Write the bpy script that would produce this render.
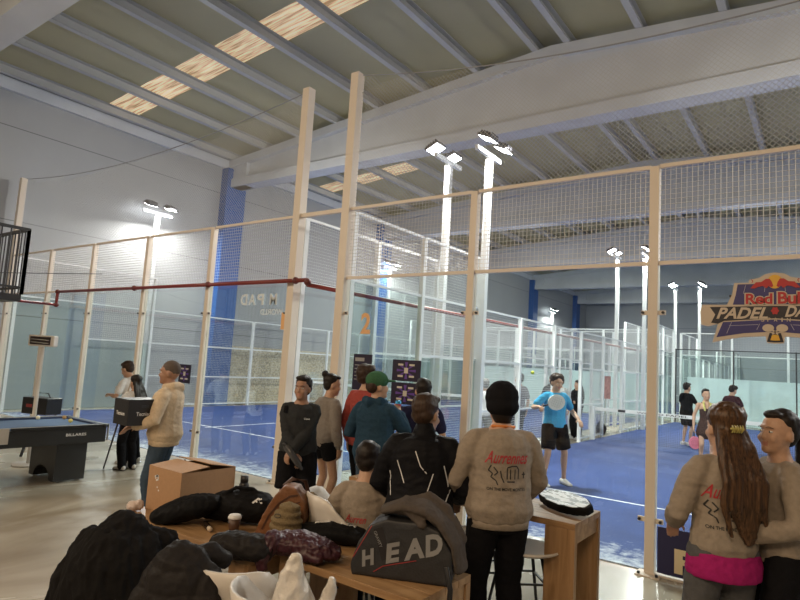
import bpy, math, random
from math import sin, cos, pi, radians as R
from mathutils import Vector as V, Matrix, noise
from mathutils.bvhtree import BVHTree
random.seed(7)
scn = bpy.context.scene
for o in list(bpy.data.objects): bpy.data.objects.remove(o)
COL = scn.collection

# ---------------------------------------------------------------- camera
CAM = V((5.5748, -6.209, 1.8551)); YAW, PIT, ROL = -0.6333, 0.1059, 0.0603
fw = V((sin(YAW)*cos(PIT), cos(YAW)*cos(PIT), sin(PIT)))
r0 = V((cos(YAW), -sin(YAW), 0)); u0 = r0.cross(fw)
rt = r0*cos(ROL)+u0*sin(ROL); up = -r0*sin(ROL)+u0*cos(ROL)
cd = bpy.data.cameras.new('camera'); cam = bpy.data.objects.new('camera', cd); COL.objects.link(cam)
m = Matrix((rt, up, -fw)).transposed().to_4x4(); m.translation = CAM
cam.matrix_world = m
cd.sensor_width = 36; cd.lens = 0.9817*600/800*36; cd.clip_start = .05; cd.clip_end = 200
scn.camera = cam
# ---------------------------------------------------------------- world, exposure
w = bpy.data.worlds.new('world'); scn.world = w; w.use_nodes = True
w.node_tree.nodes['Background'].inputs[0].default_value = (.95, .97, 1, 1)
w.node_tree.nodes['Background'].inputs[1].default_value = .19
scn.view_settings.view_transform = 'Standard'; scn.view_settings.look = 'None'
scn.view_settings.gamma = 1; scn.view_settings.use_curve_mapping = False
scn.view_settings.exposure = 0.0
scn.cycles.transparent_max_bounces = 40
def area(name, loc, aim, power, sx, sy, col):
    l = bpy.data.lights.new(name, 'AREA'); l.energy = power; l.shape = 'RECTANGLE'; l.size = sx; l.size_y = sy; l.color = col
    o = bpy.data.objects.new(name, l); COL.objects.link(o); o.location = loc
    o.rotation_euler = (V(aim)-V(loc)).to_track_quat('-Z', 'Y').to_euler(); return o
# warm ceiling lamps of the bar area behind the camera
WARM = (1, .74, .48)
area('bar_lamp_light', (1.5, -9.5, 5.6), (1.5, -3, 0.6), 190, 2.4, 1.2, WARM)
area('bar_lamp_light', (6.5, -10.0, 5.6), (4.2, -2, 0.8), 190, 2.4, 1.2, WARM)
area('bar_lamp_light', (-5.0, -8.5, 5.6), (-3.5, -2, 0), 300, 2.4, 1.2, (1, .84, .64))
# lamps on the court masts: (x, y, z of lamp, power)
MASTS = [(-11.6, 3.95, 6.2, 1), (-.82, 3.95, 6.2, 1), (.12, 3.95, 6.2, 1), (-11.6, 16.2, 6.5, 1), (-.82, 16.2, 6.4, 1), (.15, 16.2, 6.4, 1),
         (-.82, 26.5, 6.6, 1), (.3, 26.5, 6.6, 1), (-11.6, 37, 6.5, 1), (10.65, 3.95, 6.2, 1), (10.65, 16.2, 6.4, 1), (-.4, 39, 6.6, 1)]
for x, y, z, k in MASTS:
    side = 1 if (x > -.5) else -1
    if x < -11: side = 1
    if x > 10: side = -1
    area('floodlight_beam', (x+side*.22, y, z+.0), (x+side*4.5, y+.6, 0), 620, .9, .35, (1, .985, .93))

# ---------------------------------------------------------------- materials
MATS = {}
def mat(name, col, rough=.6, metal=0, bump=0, scale=30, var=.0, emit=0, alpha=1, spec=.5, vscale=None, fuzz=0):
    if name in MATS: return MATS[name]
    m = bpy.data.materials.new(name); m.use_nodes = True; nt = m.node_tree; b = nt.nodes['Principled BSDF']
    b.inputs['Base Color'].default_value = (*col, 1); b.inputs['Roughness'].default_value = rough; b.inputs['Metallic'].default_value = metal
    b.inputs['Specular IOR Level'].default_value = spec
    tc = nt.nodes.new('ShaderNodeTexCoord')
    if var:
        n = nt.nodes.new('ShaderNodeTexNoise'); n.inputs['Scale'].default_value = vscale or scale; n.inputs['Detail'].default_value = 4
        nt.links.new(tc.outputs['Object'], n.inputs['Vector'])
        r = nt.nodes.new('ShaderNodeValToRGB'); r.color_ramp.elements[0].position = .3; r.color_ramp.elements[1].position = .7
        r.color_ramp.elements[0].color = (*[c*(1-var) for c in col], 1); r.color_ramp.elements[1].color = (*[min(1, c*(1+var)) for c in col], 1)
        nt.links.new(n.outputs['Fac'], r.inputs[0]); nt.links.new(r.outputs[0], b.inputs['Base Color'])
    if bump:
        n = nt.nodes.new('ShaderNodeTexNoise'); n.inputs['Scale'].default_value = scale; n.inputs['Detail'].default_value = 5
        nt.links.new(tc.outputs['Object'], n.inputs['Vector'])
        bp = nt.nodes.new('ShaderNodeBump'); bp.inputs['Strength'].default_value = bump; bp.inputs['Distance'].default_value = .02
        nt.links.new(n.outputs['Fac'], bp.inputs['Height']); nt.links.new(bp.outputs[0], b.inputs['Normal'])
    if emit:
        b.inputs['Emission Color'].default_value = (*col, 1); b.inputs['Emission Strength'].default_value = emit
    MATS[name] = m; return m
def glassy(name, tint, fac, rough=.02):
    m = bpy.data.materials.new(name); m.use_nodes = True; nt = m.node_tree; nt.nodes.clear()
    o = nt.nodes.new('ShaderNodeOutputMaterial'); t = nt.nodes.new('ShaderNodeBsdfTransparent'); g = nt.nodes.new('ShaderNodeBsdfGlossy')
    t.inputs[0].default_value = (*tint, 1); g.inputs['Roughness'].default_value = rough
    lw = nt.nodes.new('ShaderNodeLayerWeight'); lw.inputs[0].default_value = .25
    mu = nt.nodes.new('ShaderNodeMath'); mu.operation = 'MULTIPLY_ADD'; mu.inputs[1].default_value = .22; mu.inputs[2].default_value = fac
    nt.links.new(lw.outputs['Fresnel'], mu.inputs[0])
    mx = nt.nodes.new('ShaderNodeMixShader'); nt.links.new(mu.outputs[0], mx.inputs[0]); nt.links.new(t.outputs[0], mx.inputs[1]); nt.links.new(g.outputs[0], mx.inputs[2])
    nt.links.new(mx.outputs[0], o.inputs[0]); MATS[name] = m; return m
def wood(name, c1, c2, sc=(2, 14, 14), rough=.45):
    m = bpy.data.materials.new(name); m.use_nodes = True; nt = m.node_tree; b = nt.nodes['Principled BSDF']; b.inputs['Roughness'].default_value = rough
    tc = nt.nodes.new('ShaderNodeTexCoord'); mp = nt.nodes.new('ShaderNodeMapping'); mp.inputs['Scale'].default_value = sc
    nt.links.new(tc.outputs['Object'], mp.inputs[0])
    n = nt.nodes.new('ShaderNodeTexNoise'); n.inputs['Scale'].default_value = 1.6; n.inputs['Detail'].default_value = 6; n.inputs['Distortion'].default_value = .6
    nt.links.new(mp.outputs[0], n.inputs[0])
    r = nt.nodes.new('ShaderNodeValToRGB'); r.color_ramp.elements[0].position = .3; r.color_ramp.elements[1].position = .68
    r.color_ramp.elements[0].color = (*c1, 1); r.color_ramp.elements[1].color = (*c2, 1)
    nt.links.new(n.outputs[0], r.inputs[0]); nt.links.new(r.outputs[0], b.inputs['Base Color']); MATS[name] = m; return m

def floor_mat():
    m = bpy.data.materials.new('polished_concrete'); m.use_nodes = True; nt = m.node_tree; b = nt.nodes['Principled BSDF']
    tc = nt.nodes.new('ShaderNodeTexCoord'); mp = nt.nodes.new('ShaderNodeMapping'); mp.inputs['Scale'].default_value = (1, .45, 1); mp.inputs['Rotation'].default_value = (0, 0, .6)
    nt.links.new(tc.outputs['Object'], mp.inputs[0])
    n = nt.nodes.new('ShaderNodeTexNoise'); n.inputs['Scale'].default_value = .9; n.inputs['Detail'].default_value = 8; n.inputs['Distortion'].default_value = 1
    nt.links.new(mp.outputs[0], n.inputs[0])
    r = nt.nodes.new('ShaderNodeValToRGB'); r.color_ramp.elements[0].position = .35; r.color_ramp.elements[1].position = .65
    r.color_ramp.elements[0].color = (.30, .25, .185, 1); r.color_ramp.elements[1].color = (.46, .42, .34, 1)
    nt.links.new(n.outputs[0], r.inputs[0]); nt.links.new(r.outputs[0], b.inputs['Base Color'])
    r2 = nt.nodes.new('ShaderNodeMapRange'); r2.inputs[3].default_value = .16; r2.inputs[4].default_value = .36
    nt.links.new(n.outputs[0], r2.inputs[0]); nt.links.new(r2.outputs[0], b.inputs['Roughness'])
    b.inputs['Specular IOR Level'].default_value = .8
    return m
def turf_mat():
    m = bpy.data.materials.new('blue_turf'); m.use_nodes = True; nt = m.node_tree; b = nt.nodes['Principled BSDF']; b.inputs['Roughness'].default_value = .75
    tc = nt.nodes.new('ShaderNodeTexCoord')
    n = nt.nodes.new('ShaderNodeTexNoise'); n.inputs['Scale'].default_value = 1.1; n.inputs['Detail'].default_value = 9
    nt.links.new(tc.outputs['Object'], n.inputs[0])
    r = nt.nodes.new('ShaderNodeValToRGB'); r.color_ramp.elements[0].position = .3; r.color_ramp.elements[1].position = .75
    r.color_ramp.elements[0].color = (.011, .037, .165, 1); r.color_ramp.elements[1].color = (.022, .058, .225, 1)
    nt.links.new(n.outputs[0], r.inputs[0])
    # loose sand along the back glass (object y = 0 edge)
    sp = nt.nodes.new('ShaderNodeSeparateXYZ'); nt.links.new(tc.outputs['Object'], sp.inputs[0])
    mr = nt.nodes.new('ShaderNodeMapRange'); mr.inputs[1].default_value = 0; mr.inputs[2].default_value = 1.1; mr.inputs[3].default_value = 1; mr.inputs[4].default_value = 0
    nt.links.new(sp.outputs[1], mr.inputs[0])
    n2 = nt.nodes.new('ShaderNodeTexNoise'); n2.inputs['Scale'].default_value = 7; n2.inputs['Detail'].default_value = 10; n2.inputs['Roughness'].default_value = .7
    nt.links.new(tc.outputs['Object'], n2.inputs[0])
    ad = nt.nodes.new('ShaderNodeMath'); ad.operation = 'MULTIPLY_ADD'; ad.inputs[1].default_value = .35
    nt.links.new(mr.outputs[0], ad.inputs[0]); nt.links.new(n2.outputs[0], ad.inputs[2])
    r2 = nt.nodes.new('ShaderNodeMapRange'); r2.inputs[1].default_value = .62; r2.inputs[2].default_value = .95; nt.links.new(ad.outputs[0], r2.inputs[0])
    mx = nt.nodes.new('ShaderNodeMixRGB'); mx.inputs[2].default_value = (.6, .66, .74, 1)
    nt.links.new(r2.outputs[0], mx.inputs[0]); nt.links.new(r.outputs[0], mx.inputs[1]); nt.links.new(mx.outputs[0], b.inputs['Base Color'])
    return m
def wall_mat(name, col, row=1.25, mort=.012, dark=.45):
    m = bpy.data.materials.new(name); m.use_nodes = True; nt = m.node_tree; b = nt.nodes['Principled BSDF']; b.inputs['Roughness'].default_value = .55
    g = nt.nodes.new('ShaderNodeNewGeometry'); sp = nt.nodes.new('ShaderNodeSeparateXYZ'); nt.links.new(g.outputs['Position'], sp.inputs[0])
    mo = nt.nodes.new('ShaderNodeMath'); mo.operation = 'PINGPONG'; mo.inputs[1].default_value = row; nt.links.new(sp.outputs[2], mo.inputs[0])
    lt = nt.nodes.new('ShaderNodeMath'); lt.operation = 'LESS_THAN'; lt.inputs[1].default_value = mort; nt.links.new(mo.outputs[0], lt.inputs[0])
    n = nt.nodes.new('ShaderNodeTexNoise'); n.inputs['Scale'].default_value = .5; n.inputs['Detail'].default_value = 6; nt.links.new(g.outputs['Position'], n.inputs[0])
    r = nt.nodes.new('ShaderNodeValToRGB'); r.color_ramp.elements[0].color = (*[c*.88 for c in col], 1); r.color_ramp.elements[1].color = (*[c*1.08 for c in col], 1)
    nt.links.new(n.outputs[0], r.inputs[0])
    mx = nt.nodes.new('ShaderNodeMixRGB'); mx.inputs[2].default_value = (*[c*dark for c in col], 1)
    nt.links.new(lt.outputs[0], mx.inputs[0]); nt.links.new(r.outputs[0], mx.inputs[1]); nt.links.new(mx.outputs[0], b.inputs['Base Color']); MATS[name] = m; return m
def skylight_mat():
    m = bpy.data.materials.new('translucent_skylight'); m.use_nodes = True; nt = m.node_tree; b = nt.nodes['Principled BSDF']
    g = nt.nodes.new('ShaderNodeTexCoord'); mp = nt.nodes.new('ShaderNodeMapping'); mp.inputs['Scale'].default_value = (.6, 9, 1)
    nt.links.new(g.outputs['Object'], mp.inputs[0]); n = nt.nodes.new('ShaderNodeTexNoise'); n.inputs['Scale'].default_value = 2; n.inputs['Detail'].default_value = 4
    nt.links.new(mp.outputs[0], n.inputs[0]); r = nt.nodes.new('ShaderNodeValToRGB')
    r.color_ramp.elements[0].position = .36; r.color_ramp.elements[1].position = .64; r.color_ramp.elements[0].color = (.42, .26, .12, 1); r.color_ramp.elements[1].color = (1, .80, .52, 1)
    nt.links.new(n.outputs[0], r.inputs[0]); nt.links.new(r.outputs[0], b.inputs['Base Color']); nt.links.new(r.outputs[0], b.inputs['Emission Color']); b.inputs['Emission Strength'].default_value = .5
    return m

PEACH = mat('warm_white_steel', (.70, .615, .52), .45, 0, 0)
WHITE = mat('white_steel', (.78, .80, .80), .4)
GREYG = mat('grey_green_steel', (.42, .45, .41), .45)
DARKM = mat('dark_metal', (.035, .035, .04), .4, .3)
WIRE = mat('galvanised_wire', (.62, .63, .63), .45, .2)
WIRE2 = mat('cream_wire', (.66, .62, .54), .5)
NETM = mat('pale_safety_net', (.50, .50, .48), .8)
GLASS = glassy('court_glass', (.945, .985, .975), .03)
CHROME = mat('chrome', (.6, .6, .58), .2, .9)
LAMP = mat('lamp_glow', (.95, .98, 1), .4, 0, 0, emit=24)
BLACK = mat('black_plastic', (.012, .012, .014), .4)
REDP = mat('red_pipe_paint', (.20, .025, .02), .35)
CONC = mat('painted_concrete', (.52, .54, .57), .6, 0, .15, 6, .06, vscale=1.2)
GREYS = mat('grey_purlin', (.50, .50, .49), .5)
WHITEP = mat('white_line', (.80, .83, .88), .6)

# ---------------------------------------------------------------- mesh collector
class MB:
    def __init__(s): s.v = []; s.f = []; s.mi = []
    def add(s, vs, fs, mi=0, M=None):
        n = len(s.v); s.v += [tuple(M@V(p)) if M else tuple(p) for p in vs]
        s.f += [tuple(i+n for i in f) for f in fs]; s.mi += [mi]*len(fs); return s
    def box(s, c, d, rz=0, mi=0, M=None):
        x, y, z = d[0]/2, d[1]/2, d[2]/2; C, S = cos(rz), sin(rz); vs = []
        for a in (-x, x):
            for b in (-y, y):
                for e in (-z, z): vs.append((c[0]+a*C-b*S, c[1]+a*S+b*C, c[2]+e))
        return s.add(vs, [(0, 1, 3, 2), (4, 6, 7, 5), (0, 4, 5, 1), (2, 3, 7, 6), (0, 2, 6, 4), (1, 5, 7, 3)], mi, M)
    def lo(s, a, b, mi=0):
        return s.box([(p+q)/2 for p, q in zip(a, b)], [abs(q-p) for p, q in zip(a, b)], 0, mi)
    def bar(s, p, q, w, h=None, mi=0, n=4, upv=(0, 0, 1)):
        p, q = V(p), V(q); h = h or w; d = (q-p)
        if d.length < 1e-6: return s
        d.normalize(); a = d.cross(V(upv))
        if a.length < 1e-3: a = d.cross(V((0, 1, 0)))
        a.normalize(); b = d.cross(a); vs = []
        for e in (p, q):
            for k in range(n):
                t = 2*pi*(k+.5)/n; f = 1/(cos(pi/n)) if n == 4 else 1
                vs.append(e+a*(cos(t)*w/2*f)+b*(sin(t)*h/2*f))
        fs = [(k, (k+1) % n, n+(k+1) % n, n+k) for k in range(n)]+[tuple(range(n-1, -1, -1)), tuple(range(n, 2*n))]
        return s.add(vs, fs, mi)
    def cyl(s, p, q, r, r2=None, n=16, mi=0):
        p, q = V(p), V(q); r2 = r if r2 is None else r2
        return s.tube([p, q], [(r, r), (r2, r2)], n=n, mi=mi, cap=0)
    def tube(s, pts, rad, side=(1, 0, 0), n=14, mi=0, cap=3, ck=1.0):
        pts = [V(p) for p in pts]; L = len(pts); rings = []
        rad = [(r, r) if not isinstance(r, (tuple, list)) else r for r in rad]
        def ring(c, d, a, b, out):
            sd = V(side)-d*V(side).dot(d)
            if sd.length < 1e-3: sd = d.orthogonal()
            sd.normalize(); t = d.cross(sd)
            out.append([c+sd*(cos(2*pi*k/n)*a)+t*(sin(2*pi*k/n)*b) for k in range(n)])
        dirs = []
        for i in range(L):
            d = V((0, 0, 0))
            if i > 0: d += (pts[i]-pts[i-1]).normalized()
            if i < L-1: d += (pts[i+1]-pts[i]).normalized()
            dirs.append(d.normalized() if d.length > 1e-6 else V((0, 0, 1)))
        if cap:
            for k in range(1, cap+1):
                t = pi/2*(1-k/(cap+1)); m = min(rad[0])
                ring(pts[0]-dirs[0]*(m*ck*sin(t)), dirs[0], rad[0][0]*cos(t), rad[0][1]*cos(t), rings)
        for i in range(L): ring(pts[i], dirs[i], rad[i][0], rad[i][1], rings)
        if cap:
            for k in range(1, cap+1):
                t = pi/2*(k/(cap+1)); m = min(rad[-1])
                ring(pts[-1]+dirs[-1]*(m*ck*sin(t)), dirs[-1], rad[-1][0]*cos(t), rad[-1][1]*cos(t), rings)
        vs = [p for r in rings for p in r]; fs = []
        for i in range(len(rings)-1):
            for k in range(n): fs.append((i*n+k, i*n+(k+1) % n, (i+1)*n+(k+1) % n, (i+1)*n+k))
        fs += [tuple(range(n-1, -1, -1)), tuple(range((len(rings)-1)*n, len(rings)*n))]
        return s.add(vs, fs, mi)
    def ell(s, c, r, n=12, mi=0, M=None):
        c = V(c); vs = []; fs = []; m = n//2+1
        for i in range(1, m):
            t = pi*i/m
            for k in range(n): vs.append((c.x+r[0]*sin(t)*cos(2*pi*k/n), c.y+r[1]*sin(t)*sin(2*pi*k/n), c.z+r[2]*cos(t)))
        top = len(vs); vs += [(c.x, c.y, c.z+r[2]), (c.x, c.y, c.z-r[2])]
        for i in range(m-2):
            for k in range(n): fs.append((i*n+k, (i+1)*n+k, (i+1)*n+(k+1) % n, i*n+(k+1) % n))
        for k in range(n): fs.append((top, k, (k+1) % n)); fs.append((top+1, (m-2)*n+(k+1) % n, (m-2)*n+k))
        return s.add(vs, fs, mi, M)
    def prism(s, poly, y0, y1, mi=0, M=None):   # poly in x,z, extruded along y
        n = len(poly); ar = sum(poly[i][0]*poly[(i+1) % n][1]-poly[(i+1) % n][0]*poly[i][1] for i in range(n))
        if ar < 0: poly = poly[::-1]
        vs = [(x, y0, z) for x, z in poly]+[(x, y1, z) for x, z in poly]
        fs = [tuple(range(n)), tuple(range(2*n-1, n-1, -1))]+[(i, i+n, (i+1) % n+n, (i+1) % n) for i in range(n)]
        return s.add(vs, fs, mi, M)
    def mesh(s, name, smooth=False):
        me = bpy.data.meshes.new(name); me.from_pydata([tuple(p) for p in s.v], [], s.f)
        me.polygons.foreach_set('material_index', s.mi)
        if smooth: me.polygons.foreach_set('use_smooth', [True]*len(me.polygons))
        me.update(); return me
    def build(s, name, mats, parent=None, smooth=False, bevel=0, rel=True):
        me = s.mesh(name, smooth)
        for q in (mats if isinstance(mats, (list, tuple)) else [mats]): me.materials.append(q)
        o = bpy.data.objects.new(name, me); COL.objects.link(o)
        if parent: o.parent = parent
        if bevel:
            b = o.modifiers.new('bevel', 'BEVEL'); b.width = bevel; b.segments = 2; b.limit_method = 'ANGLE'
        return o
def meshobj(name, me, mats, parent=None):
    me.name = name
    me.materials.clear()
    for q in (mats if isinstance(mats, (list, tuple)) else [mats]): me.materials.append(q)
    o = bpy.data.objects.new(name, me); COL.objects.link(o)
    if parent: o.parent = parent
    return o
def tag(o, label=None, cat=None, group=None, kind=None):
    if label: o['label'] = label
    if cat: o['category'] = cat
    if group: o['group'] = group
    if kind: o['kind'] = kind
    return o
def thing(name, loc, rz, label, cat, group=None):
    o = bpy.data.objects.new(name, None); COL.objects.link(o); o.location = loc; o.rotation_euler = (0, 0, rz); o.empty_display_size = .2
    return tag(o, label, cat, group)
def st(name, mb, m, **k): return tag(mb.build(name, m, **k), kind='structure')
def fuse(mb, vox, smooth=2, disp=None, mi_fn=None):
    me = mb.mesh('tmp'); o = bpy.data.objects.new('tmp', me); COL.objects.link(o)
    r = o.modifiers.new('r', 'REMESH'); r.mode = 'VOXEL'; r.voxel_size = vox; r.use_smooth_shade = True
    if smooth:
        sm = o.modifiers.new('s', 'SMOOTH'); sm.iterations = smooth; sm.factor = .5
    dg = bpy.context.evaluated_depsgraph_get(); dg.update()
    out = bpy.data.meshes.new_from_object(o.evaluated_get(dg)); bpy.data.objects.remove(o); bpy.data.meshes.remove(me)
    if disp:
        ns = [v.normal.copy() for v in out.vertices]
        for v, n in zip(out.vertices, ns):
            d = disp(v.co, n)
            v.co += d if isinstance(d, V) else n*d
    out.polygons.foreach_set('use_smooth', [True]*len(out.polygons)); out.update()
    return out
def folds(amp, f=(9, 9, 14), seed=0, ridge=.5):
    def d(p, n):
        q = V((p.x*f[0]+seed, p.y*f[1]+seed*1.7, p.z*f[2]))
        a = noise.noise(q); b = 1-abs(noise.noise(q*1.9+V((5, 2, 9))))*3
        return amp*(a*(1-ridge)+b*ridge*.6)
    return d
def text_geo(s, wdt, hgt, shear=0, bold=0, res=3):
    c = bpy.data.curves.new('t', 'FONT'); c.body = s; c.shear = shear; c.offset = bold; c.resolution_u = res; c.fill_mode = 'FRONT'
    o = bpy.data.objects.new('t', c); COL.objects.link(o); dg = bpy.context.evaluated_depsgraph_get(); dg.update()
    me = bpy.data.meshes.new_from_object(o.evaluated_get(dg)); vs = [v.co.copy() for v in me.vertices]; fs = [tuple(p.vertices) for p in me.polygons]
    bpy.data.objects.remove(o); bpy.data.curves.remove(c); bpy.data.meshes.remove(me)
    x0, x1 = min(v.x for v in vs), max(v.x for v in vs); y0, y1 = min(v.y for v in vs), max(v.y for v in vs)
    return [((v.x-(x0+x1)/2)*wdt/(x1-x0), (v.y-(y0+y1)/2)*hgt/(y1-y0)) for v in vs], fs
def decal(name, geo, target, origin, u, v, m, parent, off=.004, label=None):
    """lay flat lettering on the surface of target (all in the target's local space)"""
    me = target.data; bvh = BVHTree.FromPolygons([q.co for q in me.vertices], [tuple(p.vertices) for p in me.polygons])
    u, v = V(u).normalized(), V(v).normalized(); n = u.cross(v).normalized(); vs = []
    for a, b in geo[0]:
        p = V(origin)+u*a+v*b; h = bvh.ray_cast(p+n*.5, -n, 1.2)
        vs.append(h[0]+n*off if h[0] else p)
    o = MB().add(vs, geo[1]).build(name, m, parent)
    if label: o['label'] = label
    return o
def strokes(lines, w):
    vs = []; fs = []
    for l in lines:
        for (x0, y0), (x1, y1) in zip(l, l[1:]):
            d = V((x1-x0, y1-y0)); k = max(1, int(d.length/.03)); nn = V((-d.y, d.x)).normalized()*w/2; n = len(vs)
            for i in range(k+1):
                p = V((x0, y0))+d*i/k; vs += [tuple(p-nn), tuple(p+nn)]
            for i in range(k): fs.append((n+2*i, n+2*i+2, n+2*i+3, n+2*i+1))
    return vs, fs

# ================================================================ THE HALL
WX0, WX1, WY0, WY1 = -12.0, 12.4, -14.0, 46.0
RX, ZE, SL = .2, 8.74, .082                       # ridge x, roof height at the eave, slope
def roofz(x): return ZE+(12-abs(x-RX)+.2)*SL if abs(x-RX) < 12.2 else ZE
fl = MB().lo((WX0-.3, WY0-2, -.2), (WX1+.3, WY1+.3, 0)); st('floor', fl, floor_mat())
WALLG = wall_mat('grey_wall_panels', (.34, .35, .36))
WALLF = wall_mat('far_wall_panels', (.38, .40, .43), 1.5)
st('wall_left', MB().lo((WX0-.2, WY0, 0), (WX0, WY1, 9.3)), WALLG)
st('wall_right', MB().lo((WX1, WY0, 0), (WX1+.2, WY1, 9.3)), WALLG)
wf = MB().prism([(WX0, 0), (WX1, 0), (WX1, 9.2), (RX, 10.2), (WX0, 9.2)], WY1, WY1+.2); st('wall_far', wf, WALLF)
wf = MB().prism([(WX0, 0), (WX1, 0), (WX1, 9.2), (RX, 10.2), (WX0, 9.2)], WY0-.2, WY0); st('wall_back', wf, WALLF)
ROOF = mat('beige_roof_panel', (.47, .43, .265), .6, 0, 0, 3, .06, vscale=.5)
PX = sorted([RX+s*(.4+1.65*k) for k in range(0, 8) for s in (-1, 1)])
PX = [p for p in PX if WX0+.2 < p < WX1-.2]
SKY = skylight_mat()
rf = MB(); holes = [y for y in (2.1, 11.1, 20.1, 29.1)]
ys = [WY0]+[v for h in holes for v in (h, h+.95)]+[WY1]
edges = [WX0-.2]+[p for p in PX if p < RX]
for sgn in (-1, 1):
    ex = sorted([WX0-.2 if sgn < 0 else WX1+.2, RX]+[p for p in PX if (p-RX)*sgn > 0])
    for xa, xb in zip(ex, ex[1:]):
        za, zb = roofz(xa)+.26, roofz(xb)+.26
        for i in range(len(ys)-1):
            if i % 2 == 1 and sgn < 0 and (i == 1 or xb < -6.3): continue
            rf.add([(xa, ys[i], za), (xb, ys[i], zb), (xb, ys[i+1], zb), (xa, ys[i+1], za), (xa, ys[i], za+.1), (xb, ys[i], zb+.1), (xb, ys[i+1], zb+.1), (xa, ys[i+1], za+.1)],
                   [(3, 2, 1, 0), (4, 5, 6, 7), (0, 1, 5, 4), (1, 2, 6, 5), (2, 3, 7, 6), (3, 0, 4, 7)])
st('ceiling', rf, ROOF)
n = 0
for h in holes:
    ex = sorted([WX0-.2, RX]+[p for p in PX if p < RX])
    for xa, xb in zip(ex, ex[1:]):
        if xb < WX0+.3 or (h > 5 and xb > -6.3): continue
        n += 1; za, zb = roofz(xa)+.28, roofz(xb)+.28
        st('window_%d' % n, MB().add([(xa, h, za), (xb, h, zb), (xb, h+.95, zb), (xa, h+.95, za), (xa, h, za+.03), (xb, h, zb+.03), (xb, h+.95, zb+.03), (xa, h+.95, za+.03)],
                   [(3, 2, 1, 0), (4, 5, 6, 7), (0, 1, 5, 4), (1, 2, 6, 5), (2, 3, 7, 6), (3, 0, 4, 7)]), SKY)
n = 0
for p in PX:
    n += 1; z = roofz(p)
    b = MB().lo((p-.075, WY0, z), (p-.05, WY1, z+.25)).lo((p-.075, WY0, z-.015), (p+.075, WY1, z+.01)).lo((p+.05, WY0, z), (p+.075, WY1, z+.05)).lo((p-.075, WY0, z+.235), (p+.075, WY1, z+.25))
    st('trim_%d' % n, b, GREYS)
# eave beam on the left wall, blue columns
n += 1; st('trim_%d' % n, MB().lo((WX0, WY0, 8.42), (WX0+.12, WY1, 8.74)), CONC)
n += 1; st('trim_%d' % n, MB().lo((WX1-.12, WY0, 8.42), (WX1, WY1, 8.74)), CONC)
BLUE = mat('blue_column_paint', (.02, .09, .30), .5)
FY = [-2.2, 6.9, 15.9, 24.9, 33.9, 42.9]
for y in FY:
    for x, s in ((WX0, 1), (WX1, -1)):
        n += 1; st('trim_%d' % n, MB().lo((x, y-.42, 0), (x+s*.35, y+.42, 8.4)), BLUE)
    # precast gable beam: flat underside, sloping top, thin web between flanges
    b = MB(); zb = 7.72; xa, xb = WX0+.05, WX1-.05
    b.prism([(xa, zb), (xb, zb), (xb, zb+.30), (xa, zb+.30)], y-.27, y+.27)
    b.prism([(xa, zb+.30), (xb, zb+.30), (xb, roofz(xb)-.25), (RX, roofz(RX)-.25), (xa, roofz(xa)-.25)], y-.07, y+.07)
    b.prism([(xa, roofz(xa)-.28), (RX, roofz(RX)-.28), (xb, roofz(xb)-.28), (xb, roofz(xb)-.02), (RX, roofz(RX)-.02), (xa, roofz(xa)-.02)], y-.25, y+.25)
    b.lo((xa, y-.2, zb), (xa+1.0, y+.2, roofz(xa)-.05)); b.lo((xb-1.0, y-.2, zb), (xb, y+.2, roofz(xa)-.05))
    n += 1; st('trim_%d' % n, b, CONC)
STONE = mat('beige_stone_cladding', (.50, .44, .30), .9, 0, .8, 9, .45, vscale=14)
n += 1; st('trim_%d' % n, MB().lo((WX0, 7.5, .05), (WX0+.06, 15.4, 2.1)), STONE)

# ================================================================ COURTS
P = 2.08; GX = -1.0; YN = 11.0; YE = 22.0
TURF = turf_mat()
def court(name_label, x0, x1, y0, y1, label, near):
    t = thing('padel_court_surface', (x0, y0, 0), 0, label, 'court')
    MB().lo((.06, .06, 0), (x1-x0-.06, y1-y0-.06, .012)).build('turf', TURF, t)
    for yy in (3.05, y1-y0-3.05):
        MB().lo((0, yy-.025, .012), (x1-x0, yy+.025, .0145)).build('service_line', WHITEP, t)
    c = (x1-x0)/2-(.5 if x0 < -2 and near else 0)
    MB().lo((c-.025, 2.85, .012), (c+.025, y1-y0-2.85, .0142)).build('centre_line', WHITEP, t)
    return t
court('', -11.4, GX, 0, YE, 'blue padel court surface with white lines, left of the two nearest courts', True)
court('', 0, 10.4, 0, YE, 'blue padel court surface where the player in the light blue shirt stands', True)
court('', -11.4, GX, 23.6, 45.6, 'blue padel court surface beyond the stone clad wall, far left court', False)
court('', 0, 10.4, 23.6, 45.6, 'blue padel court surface in the second row behind the dark framed glass', False)

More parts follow.
